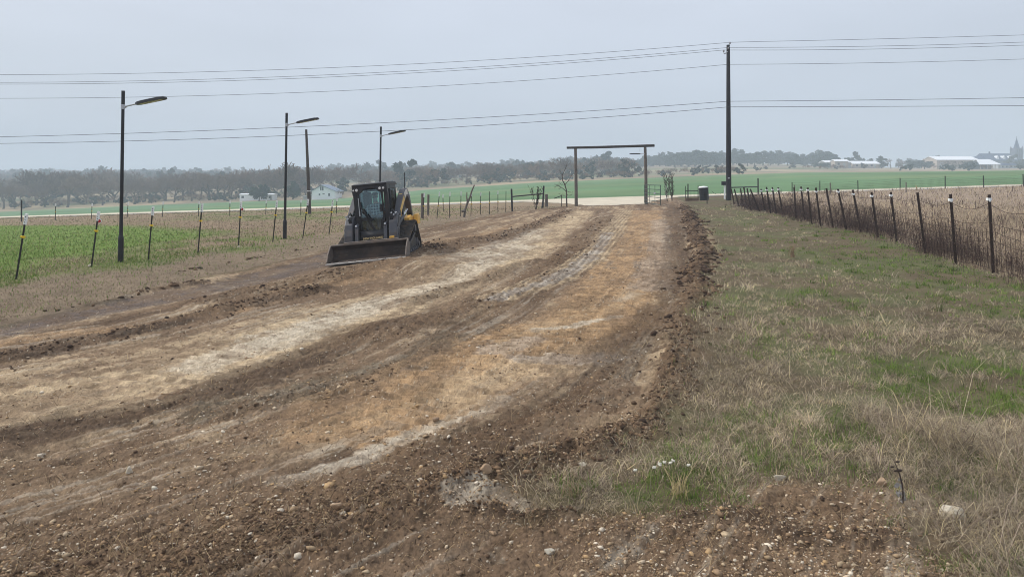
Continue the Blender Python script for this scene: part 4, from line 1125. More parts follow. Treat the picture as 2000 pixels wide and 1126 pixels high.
# ------------------------------------------------------------------ gate arch and gate
pl_, pr_ = at(1125.6, 402), at(1262, 398)
for v in (pl_, pr_): v.z = h1(v.x, v.y)
ga = thing('gate_arch', pl_, 'weathered wooden gate arch with a dark beam over the driveway end', 'gate arch')
def locpt(x, y, Y): return pt(x, y, Y) - pl_
YL, YR = pl_.y, pr_.y
mb = MB(); mb.tube([Vector((0, 0, -.3)), locpt(1125, 350, YL), locpt(1124, 290, YL)], [0.125, 0.115, 0.10], 12); mb.build('post', 'weathered_wood', ga)
mb = MB(); mb.tube([pr_ - pl_ - Vector((0, 0, .3)), locpt(1261.5, 345, YR), locpt(1260, 287.5, YR)], [0.12, 0.11, 0.10], 12); mb.build('post', 'weathered_wood', ga)
mb = MB(); a, b = locpt(1107, 288.6, YL), locpt(1278, 284.2, YR); dd_ = (b - a)
mb.tube([a, a + dd_ * 0.3 + Vector((0, 0, -.02)), a + dd_ * 0.7 + Vector((0, 0, -.01)), b], [0.085, 0.095, 0.095, 0.10], 12); mb.build('crossbeam', 'dark_beam', ga)
mb = MB(); mb.tube([locpt(1250, 289, YR - 0.1), locpt(1249.5, 296, YR - .1)], 0.006, 4); mb.build('hanging_wire', 'wire', ga)
gl = thing('gate_lamp', pt(1260, 300.5, YR - 0.14), 'dark solar lamp head bracketed to the right post of the gate arch', 'street lamp', rot=(0, R(-1), R(180)))
lamp_head(gl); gl.rotation_euler = (0, R(13), R(180))
mg_o = pr_ + Vector((-0.14, -0.12, 0)); mgp = thing('metal_gate', mg_o, 'open green tube gate with five rails hinged at the arch post', 'gate')
hinge = Vector((0, 0, 0)); e_ = at(1290, 403); endv = Vector((e_.x - mg_o.x, e_.y - mg_o.y, 0))
gz0, gz1 = 0.13, 1.42; zo = -mg_o.z + h1(mg_o.x, mg_o.y)
mb = MB()
def gp(t, z): return Vector((endv.x * t, endv.y * t, z - 0.02 * t))
mb.tube([gp(0, gz0), gp(0, gz1), gp(1, gz1), gp(1, gz0), gp(0, gz0)], 0.024, 8); mb.build('frame', 'gate_green', mgp)
for k in range(1, 5):
    z = gz0 + (gz1 - gz0) * (k / 5) ** 1.15
    m_ = MB(); m_.tube([gp(0, z), gp(1, z)], 0.02, 8); m_.build('rail', 'gate_green', mgp)
for t in (0.34, 0.67):
    m_ = MB(); m_.tube([gp(t, gz0), gp(t, gz1)], 0.016, 8); m_.build('upright', 'gate_green', mgp)
m_ = MB(); m_.box(-0.06, 0.06, -0.006, 0.006, -0.07, 0.07, 0.003); s_ = m_.build('white_tag', 'white_plastic', mgp); s_.location = gp(0.67, 0.86) + Vector((-.02, -.035, 0))

# things by the gate
p = at(1301, 386); p.z = h1(p.x, p.y)
round_post('marker_post', (1301, 363), (1301, 388), 0.03, 0.026, M('white_plastic'), 'thin white marker post between two leafless bushes past the gate', 'post')
pw = at(1351, 392); pw.z = h1(pw.x, pw.y); pf = thing('wire_fence_section', pw, 'short wire fence panel of three dark posts left of the black bin', 'fence panel')
q = lambda x, y: pt(x, y, pw.y) - pw
for x, yt, w_ in ((1338.6, 363, .025), (1343.7, 359, .045), (1363.5, 362.5, .03)):
    m_ = MB(); m_.tube([q(x, 392) - Vector((0, 0, .1)), q(x, yt)], w_, 8); m_.build('post', 'steel_post', pf)
m_ = MB(); m_.tube([q(1338.6, 373), q(1363.5, 372.8)], 0.03, 8); m_.build('rail', 'steel_post', pf)
for x in np.linspace(1340.5, 1362, 9):
    m_ = MB(); m_.tube([q(x, 391), q(x, 370)], 0.004, 4); m_.build('wire_strand', 'wire', pf)
m_ = MB(); c0 = q(1338.3, 386.4); c1 = q(1364, 394); m_.box(c0.x, c1.x, -0.12, -0.02, c1.z - .1, c0.z, 0.01); o = m_.build('board', 'brown_board', None); o.location = pw; tag(o, 'low brown board standing on edge below the wire panel', 'board')
pz = at(1374.5, 391); pz.z = h1(pz.x, pz.y); bn = thing('trash_bin', pz, 'black barrel-like trash bin with a pale lid standing by the road fence', 'bin', rot=(0, R(-3), R(6)))
H_ = (390.5 - 364) / F * pz.y; r_ = 8.3 / F * pz.y
m_ = MB(); m_.tube([(0, 0, 0), (0, 0, .05), (0, 0, H_ * .33), (0, 0, H_ * .345), (0, 0, H_ * .36), (0, 0, H_ * .66), (0, 0, H_ * .675), (0, 0, H_ * .69), (0, 0, H_ * .94)], [r_ * .9, r_ * .93, r_ * .95, r_ * .99, r_ * .95, r_ * .98, r_ * 1.02, r_ * .98, r_], 24); m_.build('barrel', 'barrel_black', bn)
m_ = MB(); m_.tube([(0, 0, H_ * .93), (0, 0, H_ * .97), (0, 0, H_ * 1.02), (0, 0, H_ * 1.05)], [r_ * 1.07, r_ * 1.08, r_ * .9, r_ * .3], 24); m_.build('lid', 'white_plastic', bn)
m_ = MB(); m_.box(r_ * .9, r_ * 1.08, -r_ * .5, -r_ * .3, 0.02, H_ * .95, 0.01); m_.build('side_strap', 'machine_grey', bn)
round_post('short_post', (1381, 386), (1381, 398), 0.03, 0.03, M('steel_post'), 'stubby steel post in front of the black trash bin', 'post')
pmx = at(1415.5, 389); pmx.z = h1(pmx.x, pmx.y); mbx = thing('mailbox', pmx, 'dark mailbox on a white post beside the utility pole', 'mailbox')
q = lambda x, y: pt(x, y, pmx.y) - pmx
m_ = MB(); m_.box(-0.05, 0.05, -0.05, 0.05, -0.2, q(1415, 361).z, 0.008); m_.build('post', 'white_plastic', mbx)
m_ = MB(); z0 = q(1415, 361.5).z; z1 = q(1415, 354).z; rr_ = (z1 - z0)
m_.prism([(-.1, z0), (.1, z0), (.1, z0 + rr_ * .55), (.07, z0 + rr_ * .85), (0, z1), (-.07, z0 + rr_ * .85), (-.1, z0 + rr_ * .55)], 'y', -.26, .22); bx_ = m_.build('box', 'barrel_black', mbx); bx_.rotation_euler = (0, 0, R(75)); bx_.location = (-0.03, 0, 0)
m_ = MB(); m_.box(-0.105, 0.105, -.275, -.26, z0 - .005, z0 + rr_ * .6, .004); d_ = m_.build('door', 'machine_grey', bx_)
hc = MB(); ph = [(1390, 373), (1394, 377), (1399, 379.5), (1405, 379.5), (1411, 376), (1414, 371)]
hc.tube([pt(x, y, pmx.y - .1) - pmx for x, y in ph], 0.012, 6); o = hc.build('hanging_cable', 'cable', None, smooth=True); o.location = pmx; tag(o, 'slack dark cable hanging between the bin and the mailbox', 'cable')

# ------------------------------------------------------------------ utility pole and lines
pu = at(1423.5, 391); pu.z = h1(pu.x, pu.y); YU = pu.y
up = thing('utility_pole', pu, 'tall dark creosoted utility pole with insulators at its top', 'utility pole')
q = lambda x, y, Y=YU: pt(x, y, Y) - pu
m_ = MB(); m_.tube([Vector((0, 0, -.5)), q(1423, 300), q(1422.6, 180), q(1422.3, 88)], [0.20, 0.18, 0.15, 0.125], 18); m_.build('shaft', 'creosote', up)
m_ = MB(); m_.tube([q(1424.5, 92, YU - .1), q(1425.5, 85)], 0.03, 8); m_.build('top_bracket', 'galvanised', up)
def insul(c, name='insulator'):
    m_ = MB(); m_.tube([c + Vector((0, 0, -.1)), c + Vector((0, 0, -.06)), c + Vector((0, 0, -.04)), c, c + Vector((0, 0, .02)), c + Vector((0, 0, .08))], [.03, .07, .045, .08, .05, .035], 12); return m_.build(name, 'porcelain', up)
insul(q(1425.7, 84)); insul(q(1422.4, 94, YU - .2)); insul(q(1413.5, 99.5, YU - .1))
m_ = MB(); m_.tube([q(1421.5, 101, YU - .1), q(1414, 106, YU - .1), q(1413.5, 100.5, YU - .1)], 0.028, 8); m_.build('side_bracket', 'galvanised', up)
m_ = MB(); m_.tube([q(1421, 107), q(1414, 104, YU - .1)], 0.018, 6); m_.build('side_brace', 'galvanised', up)
m_ = MB(); m_.box(-0.06, 0.06, -0.26, -0.2, 0, .1, .01); o = m_.build('pole_tag', 'galvanised', up); o.location = q(1421.5, 349); 
# wires: pixel control points left of and right of the pole
WIRES = [('topmost thin power line passing over the pole top insulator', [(0, 146), (500, 138), (1000, 114), (1425.7, 83)], [(1425.7, 82.5), (1600, 79), (2000, 68.5)], YU),
         ('upper power line tied to the front insulator just under the pole top', [(0, 161.5), (500, 151), (1000, 128), (1422.4, 93)], [(1422.4, 93), (1600, 92), (2000, 82.5)], YU - .2),
         ('power line held by the side bracket on the left of the pole', [(0, 165), (500, 155), (1000, 133), (1413.5, 98)], [(1413.5, 98), (1600, 97.5), (2000, 88.5)], YU - .1),
         ('middle power line alone below the pole bracket', [(0, 192.5), (500, 183), (1000, 160.5), (1422, 126)], [(1422, 126), (1600, 124.5), (2000, 115.5)], YU - .18),
         ('upper of the two low telephone cables across the pole', [(0, 267.5), (500, 251), (1000, 226.5), (1422.6, 198)], [(1422.6, 198), (1600, 196.5), (2000, 191)], YU - .19),
         ('lowest telephone cable crossing the pole and passing the small lamps', [(0, 280), (500, 268), (1000, 240.5), (1422.8, 209)], [(1422.8, 209), (1600, 208.5), (2000, 206.5)], YU - .2)]
def lag(P, x):
    r = 0
    for i, (xi, yi) in enumerate(P):
        t = yi
        for j, (xj, _) in enumerate(P):
            if i != j: t *= (x - xj) / (xi - xj)
        r += t
    return r
for lab, Lp, Rp, Yw in WIRES:
    m_ = MB(); P = []
    Lf = np.polyfit([p[0] for p in Lp], [p[1] for p in Lp], 2)
    off = Lp[-1][1] - np.polyval(Lf, Lp[-1][0])
    for x in np.linspace(-500, Lp[-1][0], 40):
        P.append(pt(x, np.polyval(Lf, x) + off * max(0, (x - 300) / (Lp[-1][0] - 300)), Yw))
    for x in np.linspace(Rp[0][0], 2600, 26)[1:]:
        P.append(pt(x, lag(Rp, x), Yw))
    m_.tube(P, 0.013 if 'telephone' not in lab else 0.016, 5, caps=True)
    tag(m_.build('power_line' if 'telephone' not in lab else 'telephone_cable', 'cable'), lab, 'power line' if 'telephone' not in lab else 'cable')

# ------------------------------------------------------------------ sagging woven wire fence on the right
RF = [((1931, 380), (1939, 533)), ((1855.5, 379.5), (1866, 515)), ((1791, 376), (1806.5, 494)), ((1739, 375), (1751, 472)), ((1701.5, 375), (1714, 463)), ((1665, 370.5), (1681, 451)), ((1636, 369), (1652.6, 448)), ((1613.6, 367.5), (1626.5, 444)), ((1593, 366.5), (1602.5, 441)), ((1577, 366.5), (1585, 438)), ((1564, 364.5), (1572, 432)), ((1550.5, 366), (1555, 427)), ((1519.4, 366), (1529, 419)), ((1508, 365.5), (1516, 417)), ((1496.6, 365), (1505, 417)), ((1486, 369), (1494.5, 415.5)), ((1465, 369), (1483, 413)), ((1459, 368), (1467, 410)), ((1452.5, 365.5), (1459, 406)), ((1446, 368), (1451, 404)), ((1434, 369), (1443, 402)), ((1428, 369), (1434, 400))]
pb = at(*RF[0][1]); rf_ = thing('woven_fence', (pb.x, pb.y, 0), 'sagging rusty woven wire fence with leaning posts running up to the utility pole', 'fence')
tp_, bs_ = [], []
# one more post out of frame on the near side
pp = at(2045, 566); pp.z = h1(pp.x, pp.y); pq = pt(2036, 392, pp.y)
tee_post(rf_, pp, pq, m='rust_post', w=0.026, cap=None); tp_.append(pq); bs_.append(pp)
for i, (t, b) in enumerate(RF):
    p = at(*b); p.z = h1(p.x, p.y); q = pt(t[0], t[1], p.y); L = (q - p).length
    po = tee_post(rf_, p, q, m='rust_post', w=0.026 + 0.0004 * p.y, cap=None)
    if i < 16 and i not in (2, 7, 11):
        d = (q - p).normalized(); c = p + d * (L - 0.10 - 0.03 * (i % 3)); m_ = MB(); v = c - rf_.location
        wd = 0.034 + 0.0006 * p.y
        m_.box(v.x - wd, v.x + wd, v.y - .03, v.y + .03, v.z - .03, v.z + .03, .006); m_.box(v.x - .02, v.x + .02, v.y - .045, v.y - .03, v.z - .05, v.z + .02, .004); m_.build('insulator', 'white_plastic', po)
    tp_.append(q); bs_.append(p)
def net(parent, tops, bases, fr, stays, r, sag, seed, m='wire'):
    rs = np.random.default_rng(seed); o = parent.location; lines = {f: [] for f in fr}; allp = []
    for i in range(len(tops) - 1):
        n = 10; sg = sag * rs.uniform(0.3, 1.6)
        for k in range(n + (1 if i == len(tops) - 2 else 0)):
            t = k / n; dr = sg * 4 * t * (1 - t)
            a = bases[i].lerp(bases[i + 1], t); b = tops[i].lerp(tops[i + 1], t)
            col = []
            for f in fr:
                pnt = a.lerp(b, f); pnt.z -= dr * f + 0.015 * math.sin(7 * t + 11 * f + i); lines[f].append(pnt - o); col.append(pnt - o)
            allp.append(col)
    for f in fr:
        mb = MB(); mb.tube(lines[f], r, 4, caps=False); mb.build('wire_strand', m, parent)
    mb = MB()
    for i in range(len(allp) - 1):
        for s in range(stays):
            t = s / stays; P = [a.lerp(b, t) for a, b in zip(allp[i][:-1], allp[i + 1][:-1])]
            mb.tube(P, r * 0.8, 3, caps=False)
    ob = mb.build('stay_wire', m, parent); return ob
net(rf_, tp_, bs_, (0.06, 0.18, 0.30, 0.42, 0.54, 0.66, 0.88), 1, 0.006, 0.10, 5, 'rust_post')

# tall net fence along the road, right
TF = [((1480.5, 348), (1480.8, 381)), ((1547, 356), (1547, 380)), ((1601.3, 353), (1601.3, 378)), ((1675.4, 352.5), (1676, 376)), ((1758, 347.5), (1758, 373)), ((1846, 343.5), (1846, 371)), ((1920.5, 343), (1921.5, 368)), ((1998, 340), (1999, 365)), ((2080, 338), (2080, 362))]
pb = at(1547, 381); tf = thing('net_fence', (pb.x, pb.y, 0), 'tall thin net fence with slim steel posts in front of the green field', 'fence')
tp_, bs_ = [], []
YT = 60.5
for t, b in TF:
    X = (b[0] - CX) / F * YT; p = Vector((X, YT, h1(X, YT))); q = pt(t[0], t[1], YT)
    m_ = MB(); v = p - tf.location; m_.tube([v - Vector((0, 0, .1)), q - tf.location], 0.04 if t[0] > 1481 else .06, 8); m_.build('post', 'steel_post', tf); tp_.append(q); bs_.append(p)
net(tf, tp_[1:], bs_[1:], (0.05, 0.2, 0.35, 0.5, 0.65, 0.8, 0.95), 4, 0.006, 0.08, 8)
m_ = MB(); m_.tube([pt(1426, 366, YT) - tf.location, pt(1480.5, 364.8, YT) - tf.location], 0.05, 10); m_.build('rail', 'black_paint', tf)
for (x, yt, yb) in ((1551.5, 361, 381), (1621.7, 357, 378), (1769.6, 355.5, 373)):
    round_post('wooden_post', (x, yt), (x, at and yb + 3), 0.045, 0.04, M('weathered_wood'), {1551.5: 'thin old post beside the first net fence post, past the woven fence', 1621.7: 'thin pale-topped old post before the net fence, above the white-capped posts', 1769.6: 'thin old post with a pale top among tall weeds by the net fence'}[x], 'post')

# ------------------------------------------------------------------ buildings far off
def house():
    Y0 = 222.0; o = pt(632, 391.5, Y0); o.z = float(base_z(o.x, o.y)) - 0.1
    r = thing('house', o, 'white wooden house with pale blue roof and side porch at the field edge', 'house')
    ppm = F / Y0
    q = lambda x, y, dy=0: Vector(((x - 632) / ppm, dy, (391.5 - y) / ppm + 0.1))
    D = 9.0; sk = 2.2                                       # the house turns its right side slightly away
    xl, xr, xa = q(609, 0).x, q(655, 0).x, q(627.5, 0).x; ze, zr_ = q(0, 374.5).z, q(0, 363.6).z; zb = -0.6
    xa2 = (xl + xr) / 2 - 0.75
    m_ = MB(); m_.prism([(xl, zb), (xr, zb), (xr, ze - 0.1), (xa2, zr_ - 0.12), (xl, ze - 0.1)], 'y', 0, D); m_.build('wall', 'white_wall', r)
    m_ = MB()
    for (x0, z0), (x1, z1) in (((xa2, zr_), (xr + .45, ze - 0.28)), ((xa2, zr_), (xl - .45, ze - 0.28))):
        m_.prism([(x0, z0), (x1, z1), (x1, z1 + .14), (x0, z0 + .16)], 'y', -0.45, D + .4)
    m_.build('roof', 'blue_roof', r)
    for x0, x1, y0, y1 in ((625.3, 628, 366.5, 373.6), (629, 631.7, 366.5, 373.6), (622.6, 625.4, 380, 383.4), (641.2, 644.3, 379.2, 384.6), (630, 634, 379.5, 381)):
        a, b = q(x0, y1), q(x1, y0); m_ = MB(); m_.box(a.x, b.x, -.05, .05, a.z, b.z); w_ = m_.build('window', 'dark_window', r)
        m_ = MB(); m_.box(a.x - .07, b.x + .07, -.075, -.045, a.z - .08, a.z); m_.box(a.x - .07, b.x + .07, -.075, -.045, b.z, b.z + .08); m_.build('window_frame', 'white_wall', w_)
    a, b = q(587, 391.5), q(608.9, 383)
    m_ = MB(); m_.prism([(a.x + .4, zb), (xl - .02, zb), (xl - .02, b.z), (a.x + .4, b.z - .5)], 'y', 1.5, 6); m_.build('porch', 'grey_wall', r)
    m_ = MB(); m_.prism([(a.x, b.z - .55), (xl - .05, b.z + .25), (xl - .05, b.z + .38), (a.x, b.z - .42)], 'y', 0.6, 6.5); m_.build('porch_roof', 'metal_roof', r)
    for i, x in enumerate((600, 603.5)): pass
house()

def longshed():
    Y0 = 226.0; o = pt(501, 393.5, Y0); o.z = float(base_z(o.x, o.y)) - 0.1
    r = thing('long_shed', o, 'long low white shed half hidden by a dark round tree', 'shed'); ppm = F / Y0
    q = lambda x, y: Vector(((x - 501) / ppm, 0, (393.5 - y) / ppm))
    a, b = q(468, 394), q(533.5, 381.6)
    m_ = MB(); m_.box(a.x, b.x, 0, 4, -.5, b.z - .05); m_.build('wall', 'white_wall', r)
    m_ = MB(); m_.prism([(-.2, b.z - .05), (4.2, b.z - .05), (4.2, b.z + .15), (2, b.z + .4), (-.2, b.z + .15)], 'x', a.x - .15, b.x + .15); m_.build('roof', 'metal_roof', r)
    for x in (474, 527):
        c = q(x, 386); m_ = MB(); m_.box(c.x - .4, c.x + .4, -.04, .02, c.z - .35, c.z + .35); m_.build('window', 'dark_window', r)
    m_ = MB(); c = q(529.5, 393); m_.box(c.x - .4, c.x + .4, -.04, .02, 0.0, 1.7); m_.build('door', 'grey_wall', r)
longshed()

def far_building(name, Y0, x0, x1, ybase, yeave, yridge, wallm, roofm, lab, cat, depth=12, hip=0.0, windows=(), doors=(), gable_left=0.0, open_side=False):
    cx = (x0 + x1) / 2; o = pt(cx, ybase, Y0); o.z = float(base_z(o.x, o.y)); ppm = F / Y0
    o.z = min(o.z, pt(cx, ybase, Y0).z)
    r = thing(name, o, lab, cat)
    X = lambda x: (x - cx) / ppm
    Z = lambda y: pt(cx, y, Y0).z - o.z
    a, b = X(x0), X(x1); ze, zr_ = Z(yeave), Z(yridge)
    if open_side:
        m_ = MB(); m_.box(a + .5, b - .5, depth * .5, depth, -1, ze); m_.build('back_wall', 'dark_window', r)
        for k in range(6):
            xx = a + .6 + (b - a - 1.2) * k / 5; m_ = MB(); m_.box(xx - .15, xx + .15, 0, .3, -1, ze); m_.build('post', wallm, r)
    else:
        m_ = MB(); m_.prism([(0, -1), (depth, -1), (depth, ze), (depth / 2, zr_ - .15), (0, ze)], 'x', a, b); m_.build('wall', wallm, r)
    m_ = MB()
    for y0, y1 in ((-.5, depth / 2), (depth + .5, depth / 2)):
        V = [(a - .4, y0, ze - .1), (b + .4, y0, ze - .1), (b + .4 - hip, y1, zr_), (a - .4 + hip, y1, zr_)]
        m_.add(V + [(p[0], p[1], p[2] + .22) for p in V], [(0, 1, 2, 3), (4, 7, 6, 5), (0, 4, 5, 1), (1, 5, 6, 2), (2, 6, 7, 3), (3, 7, 4, 0)])
    m_.build('roof', roofm, r)
    for (wx0, wx1, wy0, wy1) in windows:
        m_ = MB(); m_.box(X(wx0), X(wx1), -.08, .05, Z(wy1), Z(wy0)); m_.build('window', 'dark_window', r)
    for (wx0, wx1, wy0, wy1) in doors:
        m_ = MB(); m_.box(X(wx0), X(wx1), -.1, .05, Z(wy1), Z(wy0)); m_.build('door', 'grey_wall', r)
    return r, X, Z
far_building('farmhouse', 420, 1613, 1662, 328, 317, 313.6, 'grey_wall', 'metal_roof', 'low grey farmhouse with a pale metal roof beside the big oak clump', 'house', 9, 0, [(1620 + 9 * k, 1623.5 + 9 * k, 320, 324) for k in range(4)], [(1651, 1654, 319.5, 328)])
far_building('farm_shed', 414, 1631, 1657, 329, 315, 311.6, 'tan_wall', 'metal_roof', 'short raised shed roof standing above the low grey farmhouse', 'shed', 6, 0, [(1636, 1640, 318, 322)], [(1647, 1651, 318, 328)])
far_building('farmhouse', 424, 1666, 1718, 328, 320, 314.6, 'tan_wall', 'metal_roof', 'tan farmhouse with a long pale roof left of the tall dark tree', 'house', 10, 0, [(1672 + 9.5 * k, 1676 + 9.5 * k, 321.5, 325) for k in range(4)], [(1707, 1710.5, 321, 328)])
far_building('barn', 430, 1830, 1911.5, 330, 312.3, 305, 'tan_wall', 'metal_roof', 'large tan barn with a bright white metal roof', 'barn', 16, 0, [(1850 + 14 * k, 1853 + 14 * k, 315, 318) for k in range(4)], [(1836, 1843, 317, 330)])
far_building('open_barn', 400, 1913, 1953.5, 330, 321.3, 311, 'tan_wall', 'metal_roof', 'white-roofed open-sided shed between the big barn and the church', 'shed', 12, 2.5, open_side=True)
far_building('low_building', 440, 1952, 1987, 330, 322.5, 319.5, 'grey_wall', 'slate_roof', 'low grey building in front of the church nave', 'building', 8, 0, [(1957 + 8 * k, 1960 + 8 * k, 324, 327) for k in range(4)])

def church():
    Y0 = 560.0; cx = 1955; o = pt(cx, 327, Y0); o.z = float(base_z(o.x, o.y)); ppm = F / Y0
    r = thing('church', o, 'distant grey stone church with a steep blue roof and pointed spire', 'church')
    X = lambda x: (x - cx) / ppm
    Z = lambda y: pt(cx, y, Y0).z - o.z
    a, b = X(1930), X(1989); dp = 20; ze, zr_ = Z(313.5), Z(299.8)
    m_ = MB(); m_.prism([(0, -2), (dp, -2), (dp, ze), (dp / 2, zr_ - .2), (0, ze)], 'x', a, b); m_.build('nave', 'church_stone', r)
    m_ = MB()
    for y0, y1 in ((-.8, dp / 2), (dp + .8, dp / 2)):
        V = [(a - .5, y0, ze - .3), (b, y0, ze - .3), (b, y1, zr_), (a - .5, y1, zr_)]
        m_.add(V + [(p[0], p[1], p[2] + .4) for p in V], [(0, 1, 2, 3), (4, 7, 6, 5), (0, 4, 5, 1), (1, 5, 6, 2), (2, 6, 7, 3), (3, 7, 4, 0)])
    roof = m_.build('roof', 'slate_roof', r)
    for x in (1951, 1963.5, 1976.5, 1986):                 # dormers
        m_ = MB(); c = X(x); zb, zt = Z(312), Z(307); m_.prism([(c - .8, zb), (c + .8, zb), (c + .8, zt), (c, zt + 1.3), (c - .8, zt)], 'y', 1.0, 7); m_.build('dormer', 'white_wall', roof)
    m_ = MB(); m_.tube([(a + 8, dp / 2, zr_ - 1), (a + 8, dp / 2, zr_ + 2.0), (a + 8, dp / 2, Z(296))], [.8, .6, .05], 8); m_.build('ridge_turret', 'slate_roof', r)
    m_ = MB(); m_.tube([(a, dp / 2, -2), (a, dp / 2, Z(310)), (a, dp / 2, Z(301))], [dp * .42, dp * .42, .3], 8); m_.build('apse', 'slate_roof', r)
    # tower with corner pinnacles and spire
    tx = X(1996); hw = X(1996) - X(1988.5); ty = 6
    m_ = MB(); m_.box(tx - hw, tx + hw, ty - hw, ty + hw, -2, Z(293)); m_.box(tx - hw * .85, tx + hw * .85, ty - hw * .85, ty + hw * .85, Z(293), Z(288.5)); tw = m_.build('tower', 'church_stone', r)
    for sx_ in (-1, 1):
        for sy_ in (-1, 1):
            m_ = MB(); m_.tube([(tx + sx_ * hw * .86, ty + sy_ * hw * .86, Z(300)), (tx + sx_ * hw * .86, ty + sy_ * hw * .86, Z(290)), (tx + sx_ * hw * .86, ty + sy_ * hw * .86, Z(284))], [.8, .8, .05], 6); m_.build('pinnacle', 'church_stone', tw)
    for z0, z1 in ((308, 300), (298.5, 291)):
        for k in (-1, 0, 1):
            m_ = MB(); m_.box(tx + k * hw * .5 - .35, tx + k * hw * .5 + .35, ty - hw - .06, ty - hw + .1, Z(z0), Z(z1)); m_.build('louver', 'dark_window', tw)
    m_ = MB(); m_.tube([(tx, ty, Z(289)), (tx, ty, Z(280)), (tx, ty, Z(268))], [hw * .72, hw * .42, .05], 8); m_.tube([(tx, ty, Z(268.4)), (tx, ty, Z(265.6))], .15, 5); m_.build('spire', 'slate_roof', r)
church()

# ------------------------------------------------------------------ trees
def bare_tree_meshes(seed, lv=6, upright=0.5, droop=0.0, rmin=0.024):
    rs = random.Random(seed); trunk = MB(); tv = []; tf_ = []
    def seg(a, b, r0, r1):
        n = len(tv); d = (b - a).normalized(); u = d.orthogonal().normalized(); w_ = d.cross(u)
        for p, r in ((a, r0), (b, r1)):
            for k in range(3):
                an = k * 2.094; tv.append(p + (u * math.cos(an) + w_ * math.sin(an)) * r)
        for k in range(3): tf_.append((n + k, n + (k + 1) % 3, n + 3 + (k + 1) % 3, n + 3 + k))
    def grow(p, d, ln, r, l):
        m = p + d * ln * 0.5 + Vector((rs.uniform(-1, 1), rs.uniform(-1, 1), rs.uniform(-.5, 1))) * ln * 0.09
        e = p + d * ln + Vector((rs.uniform(-1, 1), rs.uniform(-1, 1), rs.uniform(-.5, .6))) * ln * 0.1
        if l <= 2: trunk.tube([p, m, e], [r, r * .85, r * .7], 6, caps=False)
        else: seg(p, m, r, r * .85); seg(m, e, r * .85, r * .65)
        if l >= lv: return
        for k in range(rs.choice((2, 3, 3)) if l > 0 else rs.choice((3, 4))):
            nd = (d + Vector((rs.gauss(0, 1), rs.gauss(0, 1), rs.gauss(0, .6))) * 0.62 + Vector((0, 0, upright * .25 - droop * l * .05))).normalized()
            st = e if k < 2 else p.lerp(e, rs.uniform(.5, .95))
            grow(st, nd, ln * rs.uniform(.62, .86), max(r * rs.uniform(.5, .68), rmin), l + 1)
    grow(Vector((0, 0, -.3)), Vector((rs.uniform(-.1, .1), rs.uniform(-.1, .1), 1)).normalized(), 1.7, 0.2, 0)
    return trunk, (tv, tf_)

def leafy_arrays(seed, n_clump, per, size, flat=0.6, hgt=5.0, rad=3.2, col=(60, 72, 58), base=1.1):
    """many leaf-sized faces in uneven clumps"""
    rs = np.random.default_rng(seed); V = []; C = []
    P = []
    for k in range(n_clump):
        a = rs.uniform(0, 6.283); rr = rad * math.sqrt(rs.random()) * .85; zz = base + (hgt - base) * (rs.random() ** .8) * (1 - .45 * (rr / rad) ** 2)
        cr = rs.uniform(.55, 1.15) * rad * .36
        pts = rs.normal(size=(per, 3)); pts /= np.linalg.norm(pts, axis=1)[:, None]; pts *= (rs.random((per, 1)) ** .4) * cr
        pts[:, 2] *= flat
        P.append(pts + [rr * math.cos(a), rr * math.sin(a), zz]); C.append(np.full(per, rs.uniform(.75, 1.3)))
    P = np.concatenate(P); C = np.concatenate(C); n = len(P)
    u = rs.normal(size=(n, 3)); u /= np.linalg.norm(u, axis=1)[:, None]; v = np.cross(u, rs.normal(size=(n, 3))); v /= np.linalg.norm(v, axis=1)[:, None]
    s = size * rs.uniform(.5, 1.3, (n, 1))
    V = np.stack([P - u * s - v * s * .5, P + u * s - v * s * .4, P + u * s * .8 + v * s * .6, P - u * s * .7 + v * s * .5], 1).reshape(-1, 3)
    c = lin(*col)[None] * C[:, None] * rs.uniform(.75, 1.25, (n, 1)); c = np.repeat(c, 4, 0)
    return V, c

PROTO = []
def make_tree_protos():
    for k in range(5):
        tr, (tv, tf_) = bare_tree_meshes(100 + k, 6, upright=(0.9, 0.5, 1.2, 0.7, 1.6)[k], rmin=0.021)
        me1 = bpy.data.meshes.new('trunk'); me1.from_pydata(tr.v, [], tr.f); me1.materials.append(MATS['bark'])
        me2 = bpy.data.meshes.new('crown'); me2.from_pydata([tuple(p) for p in tv], [], tf_); me2.materials.append(MATS['twig'])
        h = max(p.z for p in tv); PROTO.append(('bare', me1, me2, h, np.array([tuple(p) for p in tv]), np.array(tf_)))
    for k in range(5):
        rs = random.Random(50 + k); tr = MB(); top = 3.2
        tr.tube([(0, 0, -.3), (.1, 0, .9), (.05, .1, 2.0)], [.28, .2, .17], 8)
        for j in range(6):
            a = j * 1.05 + rs.random(); tr.tube([(.05, .08, 1.2 + .15 * j), (math.cos(a) * .9, math.sin(a) * .9, 2.2 + .2 * j), (math.cos(a) * 2.0, math.sin(a) * 2.0, 3.0 + .25 * j)], [.12, .08, .03], 5, caps=False)
        me1 = bpy.data.meshes.new('trunk'); me1.from_pydata(tr.v, [], tr.f); me1.materials.append(MATS['bark'])
        V, c = leafy_arrays(200 + k, (24, 30, 20, 27, 34)[k], 110, 0.26, .6, (5.4, 5.0, 6.2, 5.6, 4.6)[k], (3.0, 3.5, 2.5, 3.1, 3.8)[k], ((58, 70, 58), (62, 72, 60), (54, 66, 54), (66, 74, 60), (58, 68, 60))[k])
        o = np_mesh('crown', V, np.arange(len(V)).reshape(-1, 4), None, c, M('leaf')); me2 = o.data; bpy.data.objects.remove(o)
        PROTO.append(('oak', me1, me2, float(V[:, 2].max()), V, c))
make_tree_protos()

